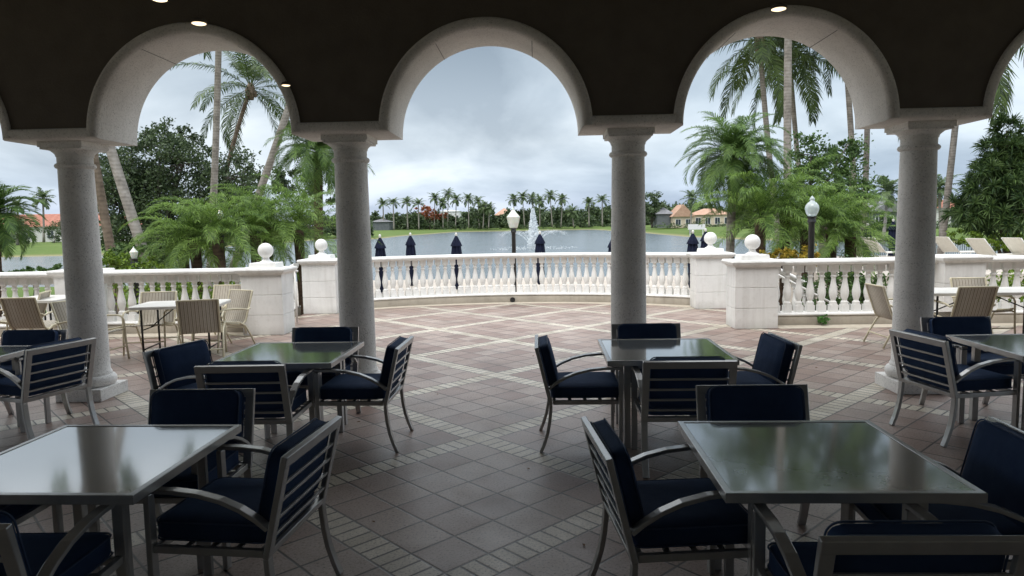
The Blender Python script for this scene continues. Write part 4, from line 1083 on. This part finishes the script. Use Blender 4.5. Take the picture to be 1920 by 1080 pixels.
mb = MB(); mb.add([(-900, 12.4, WL-1.0), (900, 12.4, WL-1.0), (900, -300, WL-1.0), (-900, -300, WL-1.0)], [(3, 2, 1, 0)]); structure(mb.build('ground', m))
# pale deck below the terrace
mb = MB(); mb.add([(-16, 12.3, GL+.01), (16, 12.3, GL+.01), (15, 40.5, GL+.02), (-15, 40.5, GL+.02)], [(0, 1, 2, 3)]); structure(mb.build('lower_deck', simple('pale_deck_paving', (.42, .36, .30), (.52, .46, .40), .8, .7, 0, .2, 20)))
m, t, b = mat('lake_water', (.115, .145, .165), .1, 0, .5)
v = posco(t); mp = t.nodes.new('ShaderNodeMapping'); mp.inputs['Scale'].default_value = (1, 1.6, 1); t.links.new(v, mp.inputs[0])
h1 = noise(t, mp.outputs[0], .9, 4, .6); h2 = noise(t, mp.outputs[0], .12, 3)
bump(t, b, math_(t, 'ADD', h1, math_(t, 'MULTIPLY', h2, 1.5)), .55, .30); b.inputs['IOR'].default_value = 1.33
t.links.new(math_(t, 'ADD', math_(t, 'MULTIPLY', h2, .2), .08), b.inputs['Roughness'])
mb = MB(); mb.add([(-400, 38, WL), (300, 38, WL), (300, 320, WL), (-400, 320, WL)], [(0, 1, 2, 3)]); structure(mb.build('lake', m))

# fountain
fb = gz(1000, 466, WL); o = thing('fountain', 'white fountain jet spraying from the middle of the lake', 'fountain', fb)
m, t, b = mat('fountain_spray', (.9, .93, .95), .5, 0, .3)
tr = t.nodes.new('ShaderNodeBsdfTransparent'); ms = t.nodes.new('ShaderNodeMixShader'); ms.inputs[0].default_value = .55
t.links.new(tr.outputs[0], ms.inputs[1]); t.links.new(b.outputs[0], ms.inputs[2]); t.links.new(ms.outputs[0], t.nodes['Material Output'].inputs[0])
r_ = np.random.default_rng(5)
HT = at(1000, 392, fb.y).z - WL
n = 32000; u = r_.random(n)
zz = HT*(1-u**1.5); wd = .12 + .72*((1-zz/HT)**.8)
p = np.stack([r_.normal(size=n)*wd*.42 + .5*(1-zz/HT)*.35, r_.normal(size=n)*wd*.42, zz], 1)
V, Q = leafquads(p, .13 + .17*r_.random(n), r_, .7); npmesh('jet', V, Q, m, o)
n = 7000; az = r_.random(n)*2*PI; az = np.round(az/(2*PI)*14)/14*2*PI + r_.normal(size=n)*.05; t_ = r_.random(n)
rad = 5.2*t_; z = 2.7*4*(t_*.72)*(1-t_*.72)*.95 + r_.normal(size=n)*.12*t_
p = np.stack([np.cos(az)*rad, np.sin(az)*rad, np.maximum(z, .02)], 1) + r_.normal(size=(n, 3))*.10*t_[:, None]
V, Q = leafquads(p, .05 + .07*r_.random(n), r_, .4); npmesh('side_sprays', V, Q, m, o)
n = 500; a = r_.random(n)*2*PI; rr_ = r_.random(n)**.7*6.5; p = np.stack([np.cos(a)*rr_, np.sin(a)*rr_, .03 + .12*r_.random(n)], 1)
V, Q = leafquads(p, .10 + .14*r_.random(n), r_, .5); npmesh('splash_ring', V, Q, m, o)

# ------------------------------------------------------------------ houses
MT['hwall'] = simple('pale_house_render', (.55, .54, .52), (.62, .61, .58), .5, .9)
MT['hbeige'] = simple('beige_house_render', (.52, .43, .33), (.58, .49, .38), .5, .9)
MT['hwhite'] = simple('white_house_render', (.72, .72, .72), (.78, .78, .78), .5, .9)
def rooftiles(name, a, b_):
    m, t, b = mat(name, a, .85, 0, .2); v = posco(t); s = t.nodes.new('ShaderNodeSeparateXYZ'); t.links.new(v, s.inputs[0])
    w_ = math_(t, 'SINE', math_(t, 'MULTIPLY', s.outputs[2], 28.)); f = math_(t, 'ADD', noise(t, v, 1.2, 5), math_(t, 'MULTIPLY', w_, .12))
    t.links.new(ramp(t, f, [(.3, a), (.7, b_)]), b.inputs['Base Color']); return m
MT['rred'] = rooftiles('terracotta_tiles', (.30, .12, .085), (.42, .19, .14))
MT['rtan'] = rooftiles('tan_tiles', (.40, .24, .17), (.52, .34, .25))
MT['rgrey'] = rooftiles('grey_tiles', (.16, .16, .17), (.24, .24, .25))
MT['win'] = mat('dark_window_glass', (.05, .06, .07), .1)[0]
MT['screen'] = simple('dark_screen_mesh', (.10, .11, .12), (.14, .15, .16), 1, .8)
def house(label, px0, px1, Y, zbase, eave, ridge, wall, roof, nwin=4, gable=False, depth=9, rz=0., screen=False, name='house'):
    a, b_ = at(px0, 430, Y), at(px1, 430, Y); W = (b_-a).length; c_ = (a+b_)/2
    o = thing(name, label, 'house', (c_.x, Y + depth/2, zbase), rz)
    mb = MB(); mb.box((0, 0, eave/2), (W, depth, eave)); mb.build('wall', MT[wall], o)
    mb = MB(); ov = .5; x, y = W/2+ov, depth/2+ov; rx = 0.001 if gable else max(W/2-depth*.45, .3)
    if gable:
        mb.add([(-x, -y, eave), (x, -y, eave), (x, y, eave), (-x, y, eave), (0, -y, ridge), (0, y, ridge)], [(0, 4, 5, 3), (1, 2, 5, 4), (0, 1, 4), (2, 3, 5), (3, 2, 1, 0)])
    else:
        mb.add([(-x, -y, eave), (x, -y, eave), (x, y, eave), (-x, y, eave), (-rx, 0, ridge), (rx, 0, ridge)], [(0, 1, 5, 4), (1, 2, 5), (2, 3, 4, 5), (3, 0, 4), (3, 2, 1, 0)])
    mb.build('roof', MT[roof], o)
    for k in range(nwin):
        xx = -W/2 + (k+.5)*W/nwin; ww = min(1.6, W/nwin*.55)
        mb = MB(); mb.box((xx, -depth/2-.02, eave*.5), (ww, .05, eave*.5)); f_ = mb.build('window', MT['win' if not screen else 'screen'], o)
        mb = MB()
        for sg in (-1, 1): mb.box((xx+sg*(ww/2+.05), -depth/2-.04, eave*.5), (.1, .08, eave*.5+.1)); mb.box((xx, -depth/2-.04, eave*.5+sg*(eave*.25+.05)), (ww, .08, .1))
        mb.box((xx, -depth/2-.05, eave*.5), (.06, .06, eave*.5)); mb.build('frame', MT['hwhite'], f_)
    return o
house('pale single storey house with orange tiled roof at the left edge across the lake', -60, 205, 166, -1.1, 3.9, 7.0, 'hwall', 'rred', 6, depth=12)
house('pale house with white windows glimpsed between the left palm trunks', 186, 250, 160, -1.1, 3.8, 6.2, 'hwall', 'rred', 2, depth=9)
house('dark screened enclosure on the far shore right of the second column', 694, 730, 318, -1.1, 4.0, 5.4, 'screen', 'rgrey', 0, depth=10)
house('white two storey building behind the red flowering tree', 826, 862, 372, -1.0, 9., 9.8, 'hwhite', 'hwhite', 4, depth=12)
house('house with reddish roof behind the fountain lamp on the far shore', 928, 962, 360, -1.0, 6.3, 10., 'hbeige', 'rtan', 2, depth=12)
house('tan roofed gabled house right of the third column', 1262, 1300, 232, -1.1, 3.6, 7.6, 'hbeige', 'rtan', 2, True, 10)
house('dark screened porch left of the tan roofed gabled house', 1232, 1262, 236, -1.1, 4.6, 6.8, 'screen', 'rgrey', 0, depth=8)
house('beige house with tan roof partly behind the date palm', 1300, 1372, 236, -1.1, 4.1, 6.2, 'hbeige', 'rtan', 4, depth=10)
house('grey gabled house with screens left of the right column', 1636, 1700, 150, -1.1, 3.6, 6.0, 'screen', 'rgrey', 3, True, 10)
house('grey house with red tiled roof right of the right column', 1706, 1800, 152, -1.1, 4.2, 7.0, 'hwall', 'rred', 4, depth=9)

# ------------------------------------------------------------------ far shore trees
def far_palm_mesh(seed, royal=False):
    nb = crown_coco(seed, 20 if not royal else 16, 2.7, 16, 1.0, .16, -50 if not royal else -20, 75, .95, .8, .15, .05)
    return nb
fp = [] # (crown px, py, ground Y, kind)
FP = [(718, 383, 320, 'r', 'slim royal palm furthest left on the far shore, next to the second column'),
      (737, 381, 310, 'r', 'bushy headed royal palm second from the left on the far shore'),
      (763, 380, 317, 'r', 'royal palm third from the left of the far shore, left of the red tree'),
      (784, 383, 315, 'r', 'royal palm immediately left of the red flowering tree'),
      (815, 371, 331, 'c', 'coconut palm rising in front of the red flowering tree'),
      (830, 381, 327, 'c', 'shorter coconut palm at the right side of the red flowering tree'),
      (840, 364, 341, 'c', 'tall coconut palm directly above the white far building'),
      (855, 374, 327, 'c', 'coconut palm just right of the white far building'),
      (878, 373, 325, 'c', 'slim coconut palm standing alone between the white building and the fountain'),
      (896, 378, 337, 'c', 'coconut palm at the left of the dark grove left of the fountain'),
      (907, 388, 321, 'c', 'low coconut palm in the middle of the grove left of the fountain'),
      (917, 390, 319, 'c', 'yellow green coconut palm at the right of the grove left of the fountain'),
      (963, 374, 331, 'c', 'coconut palm directly above the fountain lamp'),
      (980, 369, 327, 'c', 'tall coconut palm just right of the fountain lamp'),
      (998, 372, 331, 'c', 'coconut palm behind the top of the fountain'),
      (1012, 377, 321, 'c', 'leaning coconut palm right of the fountain top'),
      (1032, 367, 319, 'c', 'tallest coconut palm right of the fountain'),
      (1054, 374, 322, 'c', 'coconut palm furthest right of the group beside the fountain'),
      (1073, 397, 313, 'c', 'short round headed palm between the fountain and the third column'),
      (1104, 380, 319, 'r', 'royal palm left of the pair next to the third column'),
      (1129, 376, 317, 'r', 'royal palm right of the pair next to the third column'),
      (1297, 372, 174, 'c', 'palm behind the tan roofed houses, left of the date palm'),
      (80, 372, 157, 'c', 'coconut palm above the orange roof at the left'),
      (32, 387, 186, 'c', 'small faint palm above the trees at the left edge'),
      (33, 428, 133, 'c', 'short leaning palm in front of the house at the left edge'),
      (1762, 352, 109, 'c', 'dark far palm behind the leaning trunk by the right column'),
      (1664, 358, 102, 'c', 'bushy palm above the grey gabled house')]
protoc = {}
for k, (px, py, Y, kind, l) in enumerate(FP):
    tp = at(px, py, Y); z0 = float(land_z(np.array([tp.x]), np.array([Y]))[0]); H_ = max(tp.z - z0, 1.5)
    key = (kind, k % 3)
    o = thing('royal_palm' if kind == 'r' else 'coconut_palm', l, 'palm tree', (tp.x, Y, z0), 0, 'palms on the far shore')
    lean = 0 if kind == 'r' else (random.random()-.5)*1.6
    mb = MB(); pts = [(lean*(1-u)**1.5, 0, H_*u) for u in np.linspace(0, 1, 7)]
    mb.tube(pts, [.42, .34, .31, .30, .28, .25, .2] if kind == 'r' else [.33, .26, .23, .22, .21, .19, .17], 7); mb.build('trunk', MT['pale_trunk'], o, True)
    if key not in protoc:
        c_ = far_palm_mesh(100+k, kind == 'r').build('crown', MT['coco_far'], o); protoc[key] = c_
    else:
        c_ = protoc[key].copy(); col.objects.link(c_); c_.parent = o
    s_ = 1.4 if Y > 190 else 1.1
    c_.location = (0, 0, H_); c_.rotation_euler = (0, 0, k*1.3); c_.scale = (s_, s_, s_)
broadleaf('flame_tree', 'broad red flowering tree on the far shore', ground(808, 335, -1.1), [bl(800, 396, 335, 5.2, 2.8), bl(815, 401, 335, 5.4, 2.6), bl(787, 403, 335, 3.8, 2.0), bl(829, 405, 335, 3.4, 2.0)], 'flame', 2800, .8, 71, .3, 'tree', None)
broadleaf('broadleaf_tree', 'tall rounded green tree on the far shore right of the third column', ground(1222, 240, -1.1), [bl(1222, 376, 240, 3.6, 3.0), bl(1228, 395, 240, 3.9, 3.0), bl(1215, 400, 240, 3.6, 3.4), bl(1236, 385, 240, 2.6, 2.1)], 'wood', 3600, .7, 72, .3)
broadleaf('conical_bush', 'clipped cone shaped green bush in front of the grey gabled house', ground(1659, 128, -1.1), [bl(1659, 425, 128, 1.9, .9), bl(1659, 415, 128, 1.5, 1.), bl(1659, 405, 128, .8, .8)], 'airy', 2600, .33, 73, .08, 'bush')
broadleaf('bush', 'rounded bush in front of the house at the left edge', ground(105, 150, -1.1), [bl(100, 440, 150, 2.3, 1.8), bl(112, 430, 150, 2., 2.)], 'wood', 1600, .35, 74, .1, 'bush')
# far wood: one mass of foliage along the shore
r_ = np.random.default_rng(81); nb = NB(); mbt = MB()
def mass(px0, px1, Y, top_y, n, size=.75, base_z=-1.1, spread=6., step=10):
    for px in np.arange(px0, px1, step):
        ty = top_y(px) if callable(top_y) else top_y
        ty += r_.normal()*4; tp = at(px, ty, Y + r_.normal()*spread); H_ = max(tp.z - base_z, 1.2); rx = step/F*Y*(.75+.5*r_.random())
        k = int(n*(.6+.8*r_.random())); d = r_.normal(size=(k, 3)); d /= np.linalg.norm(d, axis=1)[:, None]
        ncl = max(8, k//22); cc = r_.normal(size=(ncl, 3)); cc /= np.linalg.norm(cc, axis=1)[:, None]; cc *= (.6+.4*r_.random((ncl, 1)))
        p = cc[r_.integers(0, ncl, k)] + r_.normal(size=(k, 3))*.16
        p = p*np.array([rx*1.25, rx*1.25, H_*.5]) + np.array([tp.x, tp.y, base_z + H_*.50])
        V, Q = leafquads(p, size*(.6+.8*r_.random(k)), r_, .6, .5); nb.add(V, Q)
def tl(px):
    xs_ = [640, 700, 760, 800, 860, 880, 900, 915, 935, 950, 970, 1010, 1060, 1110, 1150, 1200, 1260, 1300]
    ys_ = [402, 402, 403, 405, 410, 395, 386, 390, 404, 402, 392, 392, 393, 392, 390, 396, 388, 384]
    return float(np.interp(px, xs_, ys_))
mass(630, 1320, 352, tl, 900, 1.15, -1.2, 9, 9)
mass(690, 1160, 330, lambda p: 417 + 3*math.sin(p*.11), 110, .7, -1.2, 3, 8)      # low shrubs along the far lawn
mass(-90, 190, 200, lambda p: 414, 700, .9, -1.2, 5, 16)
mass(-80, 60, 152, lambda p: 440, 160, .6, -1.2, 4, 14)
mass(190, 690, 205, lambda p: 412, 600, 1., -1.2, 6, 16)
mass(1225, 1420, 270, lambda p: 386 + 5*math.sin(p*.07), 800, .95, -1.2, 5, 11)
mass(1235, 1420, 226, lambda p: 421, 60, .5, -1.2, 3, 9)
mass(1400, 1960, 185, lambda p: 376 + 8*math.sin(p*.03), 800, .9, -1.2, 6, 16)
mass(1620, 1800, 140, lambda p: 418, 90, .5, -1.2, 2, 14)
o = nb.build('treeline', MT['wood']); tag(o, 'mixed green trees massed along the far shore of the lake', None, None, 'stuff')
# utility sign on the right bank
sp = at(1306, 426, 100); o = thing('bank_sign', 'small white sign board on the lawn behind the right umbrellas', 'sign', (sp.x, 100, sp.z-.5))
mb = MB(); mb.box((0, 0, .55), (2.4, .06, .75)); mb.build('board', MT['plastic_white'], o)
for sx in (-1, 1): mb = MB(); mb.box((sx*.9, .05, -.2), (.08, .08, 1.5)); mb.build('post', MT['plastic_white'], o)
